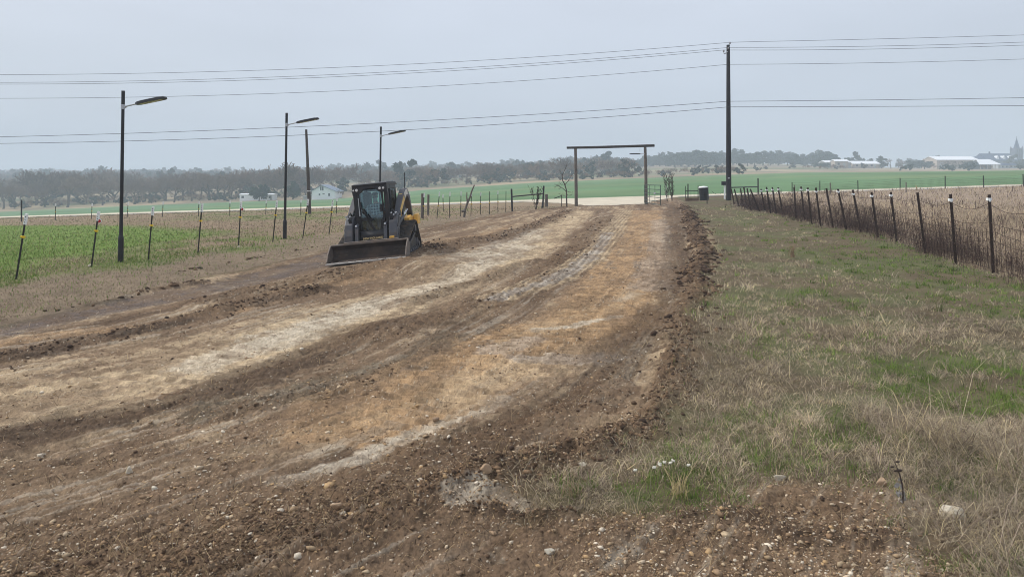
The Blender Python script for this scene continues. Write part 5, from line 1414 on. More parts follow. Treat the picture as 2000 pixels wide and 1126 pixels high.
def plant_tree(name, kind, px, ybase, ytop, Y, lab, group=None, wide=1.0, seed=0):
    p = pt(px, ybase, Y); p.z = float(base_z(p.x, p.y))
    pr = PROTO[kind]; hgt = (pt(px, ytop, Y).z - p.z) if ytop is not None else wide
    r = thing(name, p, lab, 'tree', group, rot=(0, 0, (seed * 2.399) % 6.283)); s = hgt / pr[3]
    w_ = s * wide if ytop is not None else s
    r.scale = (w_, w_, s)
    for n, me in (('trunk', pr[1]), ('crown', pr[2])):
        o = bpy.data.objects.new(n, me); COL.objects.link(o); o.parent = r
    return r
# leafless row at the far edge of the field, left part
ROW = [(-70, 350, 230), (-30, 360, 234), (6, 362, 236), (28, 356, 246), (46, 368, 232), (70, 352, 250), (88, 358, 238), (131, 345, 229), (168, 362, 250), (182, 368, 240), (200, 356, 233), (222, 350, 252), (242, 364, 242), (264, 354, 236), (284, 348, 254), (304, 360, 240), (322, 344, 252), (340, 350, 234), (356, 340, 248), (374, 342, 240), (392, 334, 252), (408, 338, 242), (424, 342, 250), (438, 340, 236), (452, 347, 244), (466, 340, 254), (540, 352, 252), (556, 345, 262)]
for i, (px, yt, Y) in enumerate(ROW):
    yb = float(np.interp(px, [p[0] for p in P220], [p[1] for p in P220]))
    lab = 'grey leafless tree in the row along the low far edge of the green field'
    grp = 'leafless trees in the row at the far edge of the green field'
    if px == 131: lab, grp = 'large pale-limbed leafless tree standing out of the row at the field edge', None
    plant_tree('leafless_tree', i % 5, px, yb, yt, Y, lab, grp, 1.15, i)
plant_tree('oak_tree', 6, 506, 393.5, 359, 222, 'dark round evergreen tree in front of the long white shed', None, 0.78, 3)
plant_tree('oak_tree', 8, 572, 391, 352, 228, 'dull green tree left of the white house and its porch', None, 0.9, 5)
plant_tree('leafless_tree', 2, 598, 390, 360, 236, 'bare tree right behind the porch of the white house', None, 1.2, 8)
plant_tree('oak_tree', 7, 668, 389, 346, 250, 'dark evergreen tree behind the right side of the white house', None, 1.2, 7)
plant_tree('leafless_tree', 3, 690, 388, 362, 232, 'small bare round tree right of the white house', None, 1.5, 9)
# skyline oaks on the hill behind the gate and pole
rs_ = random.Random(4)
SKY = [(1178, 305), (1192, 309), (1205, 306), (1222, 311), (1240, 312), (1254, 308), (1270, 303), (1288, 300), (1300, 303), (1318, 299), (1330, 296), (1345, 293), (1358, 292), (1372, 294), (1388, 297), (1404, 298), (1416, 300), (1432, 289), (1446, 291), (1460, 298), (1474, 296), (1490, 294), (1505, 296), (1520, 292), (1538, 296), (1552, 301), (1572, 300), (1586, 297), (1600, 292), (1614, 295), (1624, 300)]
for i, (px, yt) in enumerate(SKY):
    Y = rs_.uniform(455, 540)
    lab = 'dark oak among those crowding the skyline of the hill behind the gate arch' if px < 1420 else 'dark oak among those spaced along the skyline right of the utility pole'
    grp = 'oaks crowding the hill skyline behind the gate arch' if px < 1420 else 'oaks spaced along the skyline right of the utility pole'
    plant_tree('oak_tree', 5 + i % 5, px, 320, yt, Y, lab, grp, 1.45 if px < 1420 else 1.2, i)
for i, (px, yt, Y, kd, lab) in enumerate([(1722, 304, 432, 7, 'tall dark oak at the right end of the long tan farmhouse'), (1703, 309, 440, 8, 'dark oak rising behind the long tan farmhouse roof'), (1740, 309, 440, 2, 'thin leafless tree next to the tall dark oak by the farmhouse'),
        (1780, 313, 420, 5, 'round evergreen left of centre between the farmhouse and the barn'), (1806, 312, 418, 6, 'broad evergreen close to the left end of the big barn'), (1762, 311, 440, 3, 'hazy bare tree between two evergreens left of the barn'), (1848, 312, 405, 3, 'bare tree before the left part of the big barn'), (1866, 314, 404, 1, 'bare tree before the middle of the big barn'),
        (1897, 314, 395, 9, 'evergreen tree before the right end of the big barn'), (1994, 318, 420, 8, 'dark tree at the foot of the church tower'), (1610, 317, 410, 9, 'small shrubby tree at the left end of the low grey farmhouse')]):
    yb = float(CAMH and (HZ - F * (float(base_z((px - CX) / F * Y, Y)) - CAMH) / Y))
    plant_tree('oak_tree' if kd > 4 else 'leafless_tree', kd, px, yb, yt, Y, lab, None, 1.25, i)

def woodland():
    """the far wooded slopes that read as one mass"""
    rs = np.random.default_rng(11); V = []; Cc = []; Q = []; T = []; nv = 0
    leafs = [leafy_arrays(300 + k, 9, 24, 0.55, .6, 5.0, 2.9, (70, 78, 70), .5) for k in range(6)]
    twigs = []
    for k in range(5):
        _, (tv, tf_) = bare_tree_meshes(400 + k, 5, upright=.5, rmin=.05); vv = np.array([tuple(p) for p in tv]); ff = np.array(tf_)
        twigs.append((vv / vv[:, 2].max() * 5.0, ff))
    spots = []
    pxs = rs.uniform(-420, 1330, 4300); ys = rs.uniform(0, 1, 4300)
    for px, t in zip(pxs, ys):
        Y = 250 + 560 * t ** .85
        u = (px - CX) / F; X = u * Y
        gap = float(fbm(np.array([X * .011]), np.array([Y * .016]), 91, 3)[0])
        if 300 < Y < 420 and gap > .60 - .00016 * max(0, 500 - px): continue
        if px > 1230 and Y < 545: continue
        if px < 330 and 275 < Y < 350 and gap > .48: continue
        if Y < float(np.interp(px, [-400, 450, 700, 820, 1300], [236, 236, 252, 226, 226])): continue
        spots.append((X, Y, px, 'b' if (rs.random() < (.9 if Y < 430 else .5)) else 'e'))
    for px in rs.uniform(700, 1450, 190):                   # bare brush along the upper field edge
        Y = rs.uniform(226, 300); spots.append(((px - CX) / F * Y, Y, px, 's'))
    for px in rs.uniform(1300, 2400, 90):
        Y = rs.uniform(300, 400); spots.append(((px - CX) / F * Y, Y, px, 's'))
    for px in rs.uniform(1640, 2500, 110):
        Y = rs.uniform(450, 640); spots.append(((px - CX) / F * Y, Y, px, 'e'))
    for px in rs.uniform(-300, 760, 260):                    # undergrowth under the leafless row
        Y = rs.uniform(224, 262); spots.append(((px - CX) / F * Y, Y, px, 's'))
    for px in rs.uniform(-300, 620, 150):
        Y = rs.uniform(244, 290); spots.append(((px - CX) / F * Y, Y, px, 'b'))
    for px in rs.uniform(1150, 1420, 60):                    # dark mass behind the arch
        Y = rs.uniform(500, 560); spots.append(((px - CX) / F * Y, Y, px, 'e'))
    for X, Y, px, kd in spots:
        z = float(base_z(X, Y)); hv = .62 + .9 * float(fbm(np.array([X * .035]), np.array([Y * .01]), 93, 3)[0])
        if kd == 'e' or (kd == 's' and rs.random() < .25):
            vv, c = leafs[rs.integers(6)]
            s = (rs.uniform(.4, .8) if kd == 's' else (rs.uniform(.75, 1.4) + (.7 if rs.random() < .12 else 0)) * hv)
            a = rs.uniform(0, 6.28); ca, sa = math.cos(a), math.sin(a)
            w_ = vv * s; w_ = np.stack([w_[:, 0] * ca - w_[:, 1] * sa, w_[:, 0] * sa + w_[:, 1] * ca, w_[:, 2]], 1) + [X, Y, z]
            V.append(w_); tone = rs.uniform(.7, 1.25); cc = c * tone
            if rs.random() < .35: cc = cc * np.array([1.15, .95, .88])
            Cc.append(cc); Q.append(np.arange(len(w_)).reshape(-1, 4) + nv); nv += len(w_)
        else:
            vv, ff = twigs[rs.integers(5)]
            s = rs.uniform(.9, 1.5) * (.42 if kd == 's' else (1.0 if Y > 330 or px > 700 else 1.5) * hv); a = rs.uniform(0, 6.28); ca, sa = math.cos(a), math.sin(a)
            if kd == 's': ff = ff[rs.random(len(ff)) < .5]
            w_ = vv * s; w_ = np.stack([w_[:, 0] * ca - w_[:, 1] * sa, w_[:, 0] * sa + w_[:, 1] * ca, w_[:, 2]], 1) + [X, Y, z]
            us = np.unique(ff); mp = np.zeros(len(vv), np.int64); mp[us] = np.arange(len(us))
            V.append(w_[us]); Cc.append(np.repeat(lin(*(rs.uniform(.85, 1.2) * np.array([120, 100, 86])).clip(0, 255))[None], len(us), 0)); Q.append(mp[ff] + nv); nv += len(us)
    V = np.concatenate(V); Cc = np.concatenate(Cc); Q = np.concatenate(Q)
    o = np_mesh('woodland', V, Q, None, Cc, M('leaf')); tag(o, 'hazy grey-green woods covering the far slopes', kind='stuff')
woodland()

# ------------------------------------------------------------------ saplings and bushes by the gate
def twiggy(name, base, ytop, Y, stems, spread, lab, cat, seed, m='dark_twig', buds=True):
    rs = random.Random(seed); p = Vector(((base - CX) / F * Y, Y, h1((base - CX) / F * Y, Y))); r = thing(name, p, lab, cat)
    hgt = pt(base, ytop, Y).z - p.z; mb = MB(); tw = MB()
    for s in range(stems):
        a = rs.uniform(0, 6.28); lean = rs.uniform(.05, spread)
        P = [Vector((0, 0, -.1))]; 
        for k in range(1, 7):
            t = k / 6; P.append(Vector((math.cos(a) * lean * t * hgt + rs.uniform(-.04, .04), math.sin(a) * lean * t * hgt + rs.uniform(-.04, .04), t * hgt * rs.uniform(.9, 1.02))))
        mb.tube(P, [.014 - .0016 * k for k in range(7)], 5, caps=False)
        for k in range(2, 7):
            for j in range(3):
                q = P[k - 1].lerp(P[k], rs.random()); b = rs.uniform(0, 6.28); l = rs.uniform(.12, .38) * hgt * .4
                e = q + Vector((math.cos(b) * l * .6, math.sin(b) * l * .6, l)); tw.tube([q, e], [.009, .006], 3, caps=False)
                for f in range(4 if buds else 1):
                    c = q.lerp(e, rs.uniform(.3, 1)); s_ = rs.uniform(.02, .05)
                    tw.add([c + Vector((-s_, 0, 0)), c + Vector((s_ * .3, s_, s_)), c + Vector((s_, -s_ * .3, 0)), c + Vector((0, -s_, s_ * 1.4))], [(0, 1, 2, 3)])
    mb.build('stem', m, r); tw.build('twigs', m, r); return r
twiggy('bush', 1303, 340, 52.5, 6, .16, 'tall narrow leafless bush right behind the open gate', 'bush', 3)
twiggy('bush', 1313, 345, 53.5, 8, .26, 'broader leafless bush right of the white marker post', 'bush', 4)
twiggy('bush', 1047, 366, 46, 9, .36, 'loose leafless bush under the rail of the black pipe brace', 'bush', 6)
def sapling():
    p = at(1107, 404); p.z = h1(p.x, p.y); r = thing('sapling', p, 'crooked bare sapling left of the gate arch', 'tree'); rs = random.Random(9)
    q = lambda x, y: pt(x, y, p.y) - p
    mb = MB(); main = [Vector((0, 0, -.1)), q(1106.5, 385), q(1106.5, 372), q(1103, 360), q(1098.5, 352), q(1098, 342), q(1104, 330), q(1108, 318)]
    mb.tube(main, [.055, .05, .045, .04, .035, .028, .018, .008], 7, caps=False); mb.tube([q(1103.5, 361), q(1109, 354), q(1113, 348)], [.03, .022, .01], 6, caps=False); mb.tube([q(1106, 374), q(1097, 366), q(1088, 362)], [.028, .02, .008], 6, caps=False); mb.build('trunk', 'dark_twig', r)
    tw = MB()
    for c, e in (((1113, 348), (1120, 336)), ((1109, 354), (1116, 352)), ((1088, 362), (1082, 368)), ((1097, 366), (1091, 370)), ((1098, 345), (1092, 330)), ((1106, 372), (1118, 376)), ((1106, 380), (1119, 380)), ((1104, 330), (1110, 322)), ((1098, 350), (1090, 346)), ((1106, 384), (1092, 378)), ((1094, 364), (1084, 360)), ((1104, 362), (1092, 358))):
        a, b = q(*c), q(*e); dy = rs.uniform(-.5, .5); b.y += dy; tw.tube([a, a.lerp(b, .5) + Vector((0, 0, rs.uniform(-.08, .08))), b], [.014, .010, .005], 4, caps=False)
        for k in range(6):
            s = a.lerp(b, rs.uniform(.2, 1)); l = rs.uniform(.1, .3); tw.tube([s, s + Vector((rs.uniform(-1, 1), rs.uniform(-1, 1), rs.uniform(-.4, 1))) * l], [.007, .004], 3, caps=False)
    tw.build('crown', 'dark_twig', r)
sapling()

# ------------------------------------------------------------------ scatter: grass, stones, clods, brush
def unproject(px, py):
    Y = CAMH * F / np.maximum(py - HZ, 3.0)
    for _ in range(12):
        X = (px - CX) / F * Y
        Y = np.clip((CAMH - base_z(X, Y)) * F / np.maximum(py - HZ, 3.0), 2.2, 61)
    return (px - CX) / F * Y, Y

def blades(name, X, Y, Z, L, Wd, col, lean, lab, bend=0.5):
    n = len(X); a = rng.uniform(0, 2 * math.pi, n); b = rng.uniform(0, 2 * math.pi, n)
    d = np.stack([np.cos(a), np.sin(a), 0 * a], 1); s = np.stack([np.cos(b), np.sin(b), 0 * b], 1)
    base = np.stack([X, Y, Z - 0.006], 1); up = np.array([0, 0, 1.0])
    ln = lean[:, None]; Lh = L[:, None]
    mid = base + d * (Lh * ln * .45) + up * (Lh * .55 * np.sqrt(np.clip(1 - ln ** 2 * .8, .05, 1)))
    tip = base + d * (Lh * np.clip(ln * (1 + bend), 0, 1.1)) + up * (Lh * np.sqrt(np.clip(1 - ln ** 2, .02, 1)) * (1 - bend * ln * .6))
    w_ = s * Wd[:, None] * .5
    V = np.stack([base - w_, base + w_, mid + w_ * .8, mid - w_ * .8, tip], 1).reshape(-1, 3)
    i = np.arange(n)[:, None] * 5
    o = np_mesh(name, V, i + np.array([[0, 1, 2, 3]]), i + np.array([[3, 2, 4]]), np.repeat(col, 5, 0), M('blade'))
    return tag(o, lab, kind='stuff')

def pick(cols, n, var=.25):
    cols = np.array([lin(*c, K) for c in cols]); k = rng.integers(len(cols), size=n)
    return cols[k] * rng.uniform(1 - var, 1 + var, (n, 1))

G_PATCH = W([(1480, 462), (1560, 470), (1700, 488), (1800, 520), (1960, 560), (2060, 600), (2060, 640), (1880, 600), (1760, 575), (1640, 520), (1540, 490)])
G_PATCH2 = W([(1560, 560), (1700, 575), (1680, 610), (1590, 612), (1520, 580)])
G_PATCH3 = W([(1060, 945), (1180, 925), (1330, 940), (1420, 960), (1380, 988), (1250, 998), (1100, 992)])
G_PATCH4 = W([(1680, 700), (1820, 690), (2040, 730), (2040, 900), (1920, 840), (1800, 790), (1700, 760)])
def scatter_grass():
    # right verge
    n0 = 120000; npar = 6500; per = 22; n = n0 + npar * per
    px = rng.uniform(1000, 2080, n0); py = 402 + (1180 - 402) * rng.random(n0) ** 1.15
    X, Y = unproject(px, py)
    px = rng.uniform(1000, 2080, npar); py = 404 + (1180 - 404) * rng.random(npar) ** 1.1
    tx, ty = unproject(px, py); tr_ = rng.uniform(.02, .06, npar) * np.clip(.7 + .05 * ty, .7, 1.8)
    th = np.exp(rng.normal(.1, .45, npar)); tt = rng.random(npar); tl = rng.uniform(.6, 1.35, npar)
    X = np.concatenate([X, np.repeat(tx, per) + rng.normal(0, 1, npar * per) * np.repeat(tr_, per)]); Y = np.concatenate([Y, np.repeat(ty, per) + rng.normal(0, 1, npar * per) * np.repeat(tr_, per)])
    tuft_h = np.concatenate([np.full(n0, .75), np.repeat(th, per)]); tuft_t = np.concatenate([rng.random(n0), np.repeat(tt, per)]); tuft_l = np.concatenate([np.ones(n0), np.repeat(tl, per)])
    z, c, dirt, grn, rdry, isl, clod = fields(X, Y)
    fr, _, fsr = pdist(X, Y, FENCE_R)
    tf2 = fbm(X * 2.2, Y * 1.8, 86, 4, .65); keep = (dirt < rng.uniform(.02, .97, n)) & (rng.random(n) < .3 + 1.2 * sst(.38, .56, tf2)) & (~isl) & (rdry < .6)
    X, Y, z, dirt, tuft_h, tuft_t, tuft_l = X[keep], Y[keep], z[keep] + base_z(X[keep], Y[keep]), dirt[keep], tuft_h[keep], tuft_t[keep], tuft_l[keep]; n = len(X)
    g = fbm(X * .75, Y * .45, 71, 4) * .42 + fbm(X * 2.6, Y * 2.0, 72, 4, .65) * .58
    fgp = sst(2.6, .4, pdist(X, Y, FENCE_R)[0]) * sst(34, 22, Y)
    gp = np.maximum.reduce([1.0 * sst(2.4, .6, pdist(X, Y, FENCE_R)[0]) * sst(34, 22, Y), poly(X, Y, G_PATCH, .7), poly(X, Y, G_PATCH2, .4), poly(X, Y, G_PATCH3, .2) * .5, .75 * poly(X, Y, G_PATCH4, .5)])
    green = sst(.47, .57, g + .12 * gp - .005) * .9
    isg = (tuft_t * .8 + .2 * rng.random(n)) < np.clip(green * .46 + gp * .8 * sst(.38, .52, g) + .6 * fgp * sst(.34, .5, g), 0, .92)
    tall = sst(.54, .66, fbm(X * 1.9, Y * 1.5, 77, 4))
    L = np.where(isg, rng.uniform(.03, .085, n), rng.uniform(.03, .11, n)) * (1 + .5 * tall * (~isg)) * np.clip(tuft_h, .5, 2.6) * (.55 + .45 * (1 - dirt))
    rnd = rng.random(n); L = np.where((rnd < .006) & ~isg, L * 2.6, L)
    cor = sst(1.5, 2.4, X - .15 * Y) * sst(7.5, 4.5, Y) * (~isg); L = L * (1 + 1.1 * cor * sst(.4, .6, fbm(X * 2, Y * 2, 85, 3)))
    col = np.where(isg[:, None], pick([(106, 132, 58), (94, 122, 54), (122, 142, 72), (84, 106, 52), (136, 144, 86)], n), pick([(182, 170, 146), (164, 151, 130), (140, 125, 108), (196, 182, 156), (118, 104, 90), (172, 155, 140), (200, 184, 146)], n))
    mud = fbm(X * .9, Y * .7, 79, 3)
    md2 = fbm(X * 3.2, Y * 2.6, 80, 4, .65); col = col * ((.45 + .55 * mud + .55 * md2) * tuft_l)[:, None]
    blades('grass', X, Y, z, L, np.maximum(.0035, Y * .00062) * rng.uniform(.7, 1.4, n), col, np.where(isg, rng.uniform(.1, .75, n), rng.uniform(.45, 1.0, n)), 'mixed green and dead winter grass on the right verge')
    # left verge and fields beyond the fence
    n = 150000
    px = rng.uniform(-120, 1140, n); py = 404 + (690 - 404) * rng.random(n) ** 1.1
    X, Y = unproject(px, py); X = X + rng.normal(0, .05, n); Y = Y + rng.normal(0, .05, n)
    z, c, dirt, grn, rdry, isl, clod = fields(X, Y)
    keep = (dirt < .35) & isl & (Y < 61)
    X, Y, z, grn, c = X[keep], Y[keep], z[keep] + base_z(X[keep], Y[keep]), grn[keep], c[keep]; n = len(X)
    fl, _, fs = pdist(X, Y, FENCE_L); bey = sst(-.4, .4, fl * fs)
    nearf = np.exp(-(fl / .8) ** 2)
    patch = fbm(X * .6, Y * .35, 74, 4)
    isg = rng.random(n) < np.clip(grn * .88 + .75 * nearf * sst(.42, .56, patch) + .06 + .35 * bey * sst(.5, .62, patch), 0, .9)
    L = np.where(isg, rng.uniform(.05, .13, n), np.where(bey > .5, rng.uniform(.03, .12, n) * (1 + .8 * (rng.random(n) < .05)), rng.uniform(.015, .05, n)))
    col = np.where(isg[:, None], pick([(94, 120, 50), (86, 110, 48), (108, 130, 62), (78, 96, 48), (122, 122, 74)], n), pick([(142, 127, 106), (128, 113, 96), (112, 98, 84), (156, 140, 118), (120, 102, 92)], n)) * (.55 + .9 * fbm(X * 1.1, Y * .6, 70, 4))[:, None]
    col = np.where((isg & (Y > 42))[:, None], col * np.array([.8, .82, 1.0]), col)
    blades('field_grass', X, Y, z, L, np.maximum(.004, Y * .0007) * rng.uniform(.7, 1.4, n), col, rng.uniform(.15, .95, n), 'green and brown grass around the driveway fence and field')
    # tall dead grass beyond the woven fence
    n = 90000
    px = rng.uniform(1380, 2100, n); py = 366 + (560 - 366) * rng.random(n) ** 1.3
    X, Y = unproject(px, py); z, c, dirt, grn, rdry, isl, clod = fields(X, Y); fr = pdist(X, Y, FENCE_R)[0]
    keep = (rdry > .4) & (Y < 61); X, Y, z = X[keep], Y[keep], z[keep] + base_z(X[keep], Y[keep]); n = len(X)
    L = rng.uniform(.08, .26, n) * (.5 + .8 * fbm(X * .4, Y * .4, 78, 3)) * (.6 + .7 * sst(0, 4, fr[keep]))
    col = pick([(176, 160, 138), (164, 148, 128), (150, 134, 116), (186, 170, 144), (134, 120, 104), (192, 176, 146)], n)
    dk = (rng.random(n) < .10 * sst(.5, .62, fbm(X * .7, Y * .4, 87, 3))); L = np.where(dk, rng.uniform(.3, .6, n), L); col = np.where(dk[:, None], pick([(84, 68, 60), (70, 56, 52), (98, 80, 70)], n), col); col = col * (.7 + .6 * fbm(X * .5, Y * .25, 88, 4))[:, None]
    blades('dead_grass', X, Y, z, L, np.maximum(.005, Y * .0007) * rng.uniform(.7, 1.3, n), col, rng.uniform(.05, .7, n), 'tall pinkish dead grass behind the woven wire fence')
    # loose straw and roots lying on the dirt
    n = 26000
    px = rng.uniform(-60, 1900, n); py = 420 + (1180 - 420) * rng.random(n) ** .8
    X, Y = unproject(px, py); z, c, dirt, grn, rdry, isl, clod = fields(X, Y)
    keep = (dirt > .5) & (rng.random(n) < .16 + .9 * clod); X, Y, z = X[keep], Y[keep], z[keep] + base_z(X[keep], Y[keep]); n = len(X)
    blades('straw', X, Y, z + .012, rng.uniform(.04, .16, n), np.maximum(.003, Y * .0005) * rng.uniform(.6, 1.3, n), pick([(72, 58, 46), (90, 74, 58), (150, 130, 102), (60, 50, 42), (170, 150, 116)], n), rng.uniform(.7, 1.0, n), 'loose dead straw and roots on the dirt')
scatter_grass()

ICO = None
def pebbles(name, X, Y, Z, S_, col, lab, flat=.6, rough=.4, sub=1, m='stone', sink=.36):
    bm = bmesh.new(); bmesh.ops.create_icosphere(bm, subdivisions=sub, radius=1); bv = np.array([tuple(v.co) for v in bm.verts]); bm.verts.index_update(); bf = np.array([[v.index for v in f.verts] for f in bm.faces]); bm.free()
    n = len(X); nv = len(bv)
    V = bv[None] * (1 + rng.uniform(-rough, rough, (n, nv, 1))) * S_[:, None, None]
    V = V * np.stack([rng.uniform(.75, 1.6, n), rng.uniform(.55, 1.1, n), flat * rng.uniform(.7, 1.25, n)], 1)[:, None, :]
    a = rng.uniform(0, 6.28, n); ca, sa = np.cos(a)[:, None], np.sin(a)[:, None]
    V = np.stack([V[..., 0] * ca - V[..., 1] * sa, V[..., 0] * sa + V[..., 1] * ca, V[..., 2]], -1)
    V = V + np.stack([X, Y, Z + S_ * flat * (1 - 2 * sink) * .8], 1)[:, None, :]
    T = (bf[None] + (np.arange(n) * nv)[:, None, None]).reshape(-1, 3)
    o = np_mesh(name, V.reshape(-1, 3), None, T, np.repeat(col, nv, 0), M(m)); return tag(o, lab, kind='stuff')

def scatter_stones():
    # gravel everywhere on the bare dirt, coarser in the foreground
    n = 60000
    px = rng.uniform(-60, 1920, n); py = 430 + (1200 - 430) * rng.random(n) ** .75
    X, Y = unproject(px, py); z, c, dirt, grn, rdry, isl, clod = fields(X, Y)
    cl2 = fbm(X * 1.3, Y * 1.3, 95, 3)
    rut = pdist(X, Y, STROKES[4][0])[0]
    keep = (dirt > .55) & (rng.random(n) < .12 + .9 * sst(.42, .68, cl2)) & (rut > .5)
    X, Y, z, clod = X[keep], Y[keep], z[keep] + base_z(X[keep], Y[keep]), clod[keep]; n = len(X)
    s = np.clip(np.exp(rng.normal(-5.5, .6, n)), .002, .022) * np.clip(.8 + .04 * Y, 1, 1.8)
    big = rng.random(n) < .025; s = np.where(big, s * 1.9, s)
    col = pick([(176, 156, 128), (160, 138, 110), (190, 172, 146), (146, 122, 96), (168, 140, 104), (204, 192, 172), (130, 110, 90), (124, 104, 84), (140, 118, 94)], n, .2)
    pebbles('gravel', X, Y, z, s, col, 'pale limestone gravel strewn over the dirt driveway')
    # soil clods along the berm and windrows
    n = 110000
    px = rng.uniform(-60, 1920, n); py = 404 + (1200 - 404) * rng.random(n) ** .9
    X, Y = unproject(px, py); z, c, dirt, grn, rdry, isl, clod = fields(X, Y)
    keep = (dirt > .3) & (rng.random(n) < .05 + 1.0 * sst(.35, 1.0, clod)); X, Y, z, clod = X[keep], Y[keep], z[keep] + base_z(X[keep], Y[keep]), clod[keep]; n = len(X)
    s = np.clip(np.exp(rng.normal(-5.25, .55, n)), .002, .02) * (.6 + .5 * clod) * np.clip(.8 + .05 * Y, 1, 2.2)
    col = pick([(92, 74, 58), (104, 84, 66), (80, 64, 52), (118, 96, 74), (132, 108, 84), (70, 57, 47)], n, .2)
    pebbles('soil_clods', X, Y, z, s, col, 'broken dark soil clods heaped along the driveway edges', .8, .42)
scatter_stones()

def berm_clods():
    X = []; Y = []; S_ = []
    X = []; Y = []; S_ = []
    for pts, n_, lo, hi, w_ in ((STROKES[31][0], 4600, .012, .065, .34), (STROKES[8][0], 1100, .012, .04, .3), (STROKES[9][0], 1300, .012, .042, .5), (STROKES[10][0], 250, .02, .06, .3), (STROKES[12][0], 160, .02, .05, .1), (STROKES[13][0], 200, .02, .05, .1), (STROKES[16][0], 260, .015, .04, .4)):
        P = np.array(pts); L = np.concatenate([[0], np.cumsum(np.hypot(*np.diff(P, axis=0).T))])
        s_ = rng.random(n_) * L[-1]; x = np.interp(s_, L, P[:, 0]) + rng.normal(0, w_ * .7, n_); y = np.interp(s_, L, P[:, 1]) + rng.normal(0, w_ * .7, n_)
        sz = lo + (hi - lo) * rng.random(n_) ** 3; sz = sz * np.clip(y / 12, .4, 1.25)
        k = rng.random(n_) < .12 + 1.1 * sst(.42, .6, fbm(x * 1.2, y * 1.2, 99, 3)); X.append(x[k]); Y.append(y[k]); S_.append(sz[k])
    X = np.concatenate(X); Y = np.concatenate(Y); S_ = np.concatenate(S_); n = len(X)
    pebbles('turned_sods', X, Y, H(X, Y), S_, pick([(84, 68, 54), (98, 80, 64), (72, 58, 48), (112, 92, 72), (64, 52, 44)], n, .2), 'torn dark sods thrown up along the graded edges', .7, .5, 1)
berm_clods()

# distinct rocks
for (px, py, w_, h_, dp_, mm, lab, nm) in [
    (1868, 1012, .078, .078, .055, 'pale_rock', 'big white limestone rock at the edge of the dead grass, bottom right', 'rock'),
    (1721, 945, .03, .04, .03, 'tan_rock', 'orange-brown stone standing in grass beside the small twig plant', 'rock'),
    (948, 947, .042, .04, .03, 'tan_rock', 'round tan rock at the tip of the grass island', 'rock'),
    (1138, 915, .03, .018, .022, 'pale_rock', 'small white stone on the mound beside the grass island', 'rock'),
    (1524, 935, .05, .035, .022, 'pale_rock', 'flat grey-white rock at the head of the small dirt patch', 'rock'),
    (1408, 1032, .028, .022, .022, 'tan_rock', 'tan stone lying alone in the dirt below the grass island', 'rock'),
    (302, 948, .03, .024, .024, 'pale_rock', 'pale lump of limestone among small gravel, left part of the driveway', 'rock'),
    (252, 918, .028, .04, .03, 'pale_rock', 'upright pale stone in the dark band of the driveway', 'rock'),
    (655, 1000, .042, .04, .03, 'tan_rock', 'tan rock at the rough edge of the lower driveway', 'rock'),
    (1072, 1080, .03, .022, .022, 'pale_rock', 'white stone near the bottom edge of the dirt', 'rock')]:
    p = at(px, py); z = h1(p.x, p.y); o = rock('rock', (p.x, p.y, z + h_ * .12), (w_ * 1.25, dp_ * 1.25, h_ * 1.2), int(px), M(mm), 3); o.rotation_euler = (0, 0, random.uniform(-.4, .4)); tag(o, lab, 'rock')

# white flower heads in the grass island
def flowers():
    for i, (px, py) in enumerate([(1277, 912), (1288, 906), (1297, 902), (1309, 903), (1314, 899), (1344, 908), (1240, 918)]):
        p = at(px, py + 34); z = h1(p.x, p.y); top = pt(px, py, p.y); r = thing('flower', (p.x, p.y, z), 'tiny white flower head above the green grass island', 'flower', 'white flowers in the grass island')
        m_ = MB(); m_.tube([(0, 0, -.01), ((top.x - p.x) * .6 + .01, 0.01, (top.z - z) * .5), (top.x - p.x, 0, top.z - z)], [.0022, .002, .0016], 5); m_.build('stem', 'stemgreen', r)
        m_ = MB(); c = Vector((top.x - p.x, 0, top.z - z))
        for k in range(9):
            a = k * 2.4; m_.ball(c + Vector((math.cos(a) * .011 * (k % 3) / 2, math.sin(a) * .011 * (k % 3) / 2, random.uniform(-.004, .008))), .0065, 1)
        m_.build('petals', 'petal', r)
mat('petal', tuple(lin(216, 212, 198)), 0.8, 0, 0.15, 60)
mat('stemgreen', tuple(lin(96, 104, 62)), 0.8, 0, 0.2, 20)
flowers()

# small twig plant with grey bark wrap, lower right
p = at(1762, 985); p.z = h1(p.x, p.y); tp = thing('twig_plant', p, 'spindly dark plant with curled leaves and a grey papery stem, right foreground', 'plant')
q = lambda x, y: pt(x, y, p.y) - p
m_ = MB(); m_.tube([Vector((0, 0, -.02)), q(1764, 965), q(1762, 945), q(1757, 925), q(1752, 912), q(1745, 897)], [.006, .0055, .005, .004, .003, .0015], 6); m_.build('stem', 'dark_twig', tp)
m_ = MB(); rs_ = random.Random(3)
mat('grey_bark', tuple(lin(176, 172, 168)), 0.9, 0, 0.5, 60, 0.4)
for k in range(34):
    t = rs_.random(); c = q(1754 + 8 * t + rs_.uniform(-7, 7), 935 + 45 * t); s_ = rs_.uniform(.005, .012)
    a = rs_.uniform(0, 6.28); m_.add([c + Vector((math.cos(a) * -s_, math.sin(a) * -s_, -s_)), c + Vector((math.cos(a) * s_, math.sin(a) * s_, -s_ * .6)), c + Vector((math.cos(a) * s_ * .8, math.sin(a) * s_ * .7, s_)), c + Vector((-math.cos(a) * s_ * .6, -math.sin(a) * s_, s_ * 1.2))], [(0, 1, 2, 3)])
m_.build('papery_bark', 'grey_bark', tp)
for (x, y, s_) in ((1753, 901, .013), (1743, 911, .012), (1756, 918, .017), (1749, 919, .012)):
    m_ = MB(); c = q(x, y); m_.ball(c, s_, 2, (1.1, .5, .55)); o = m_.build('leaf', 'dark_twig', tp)

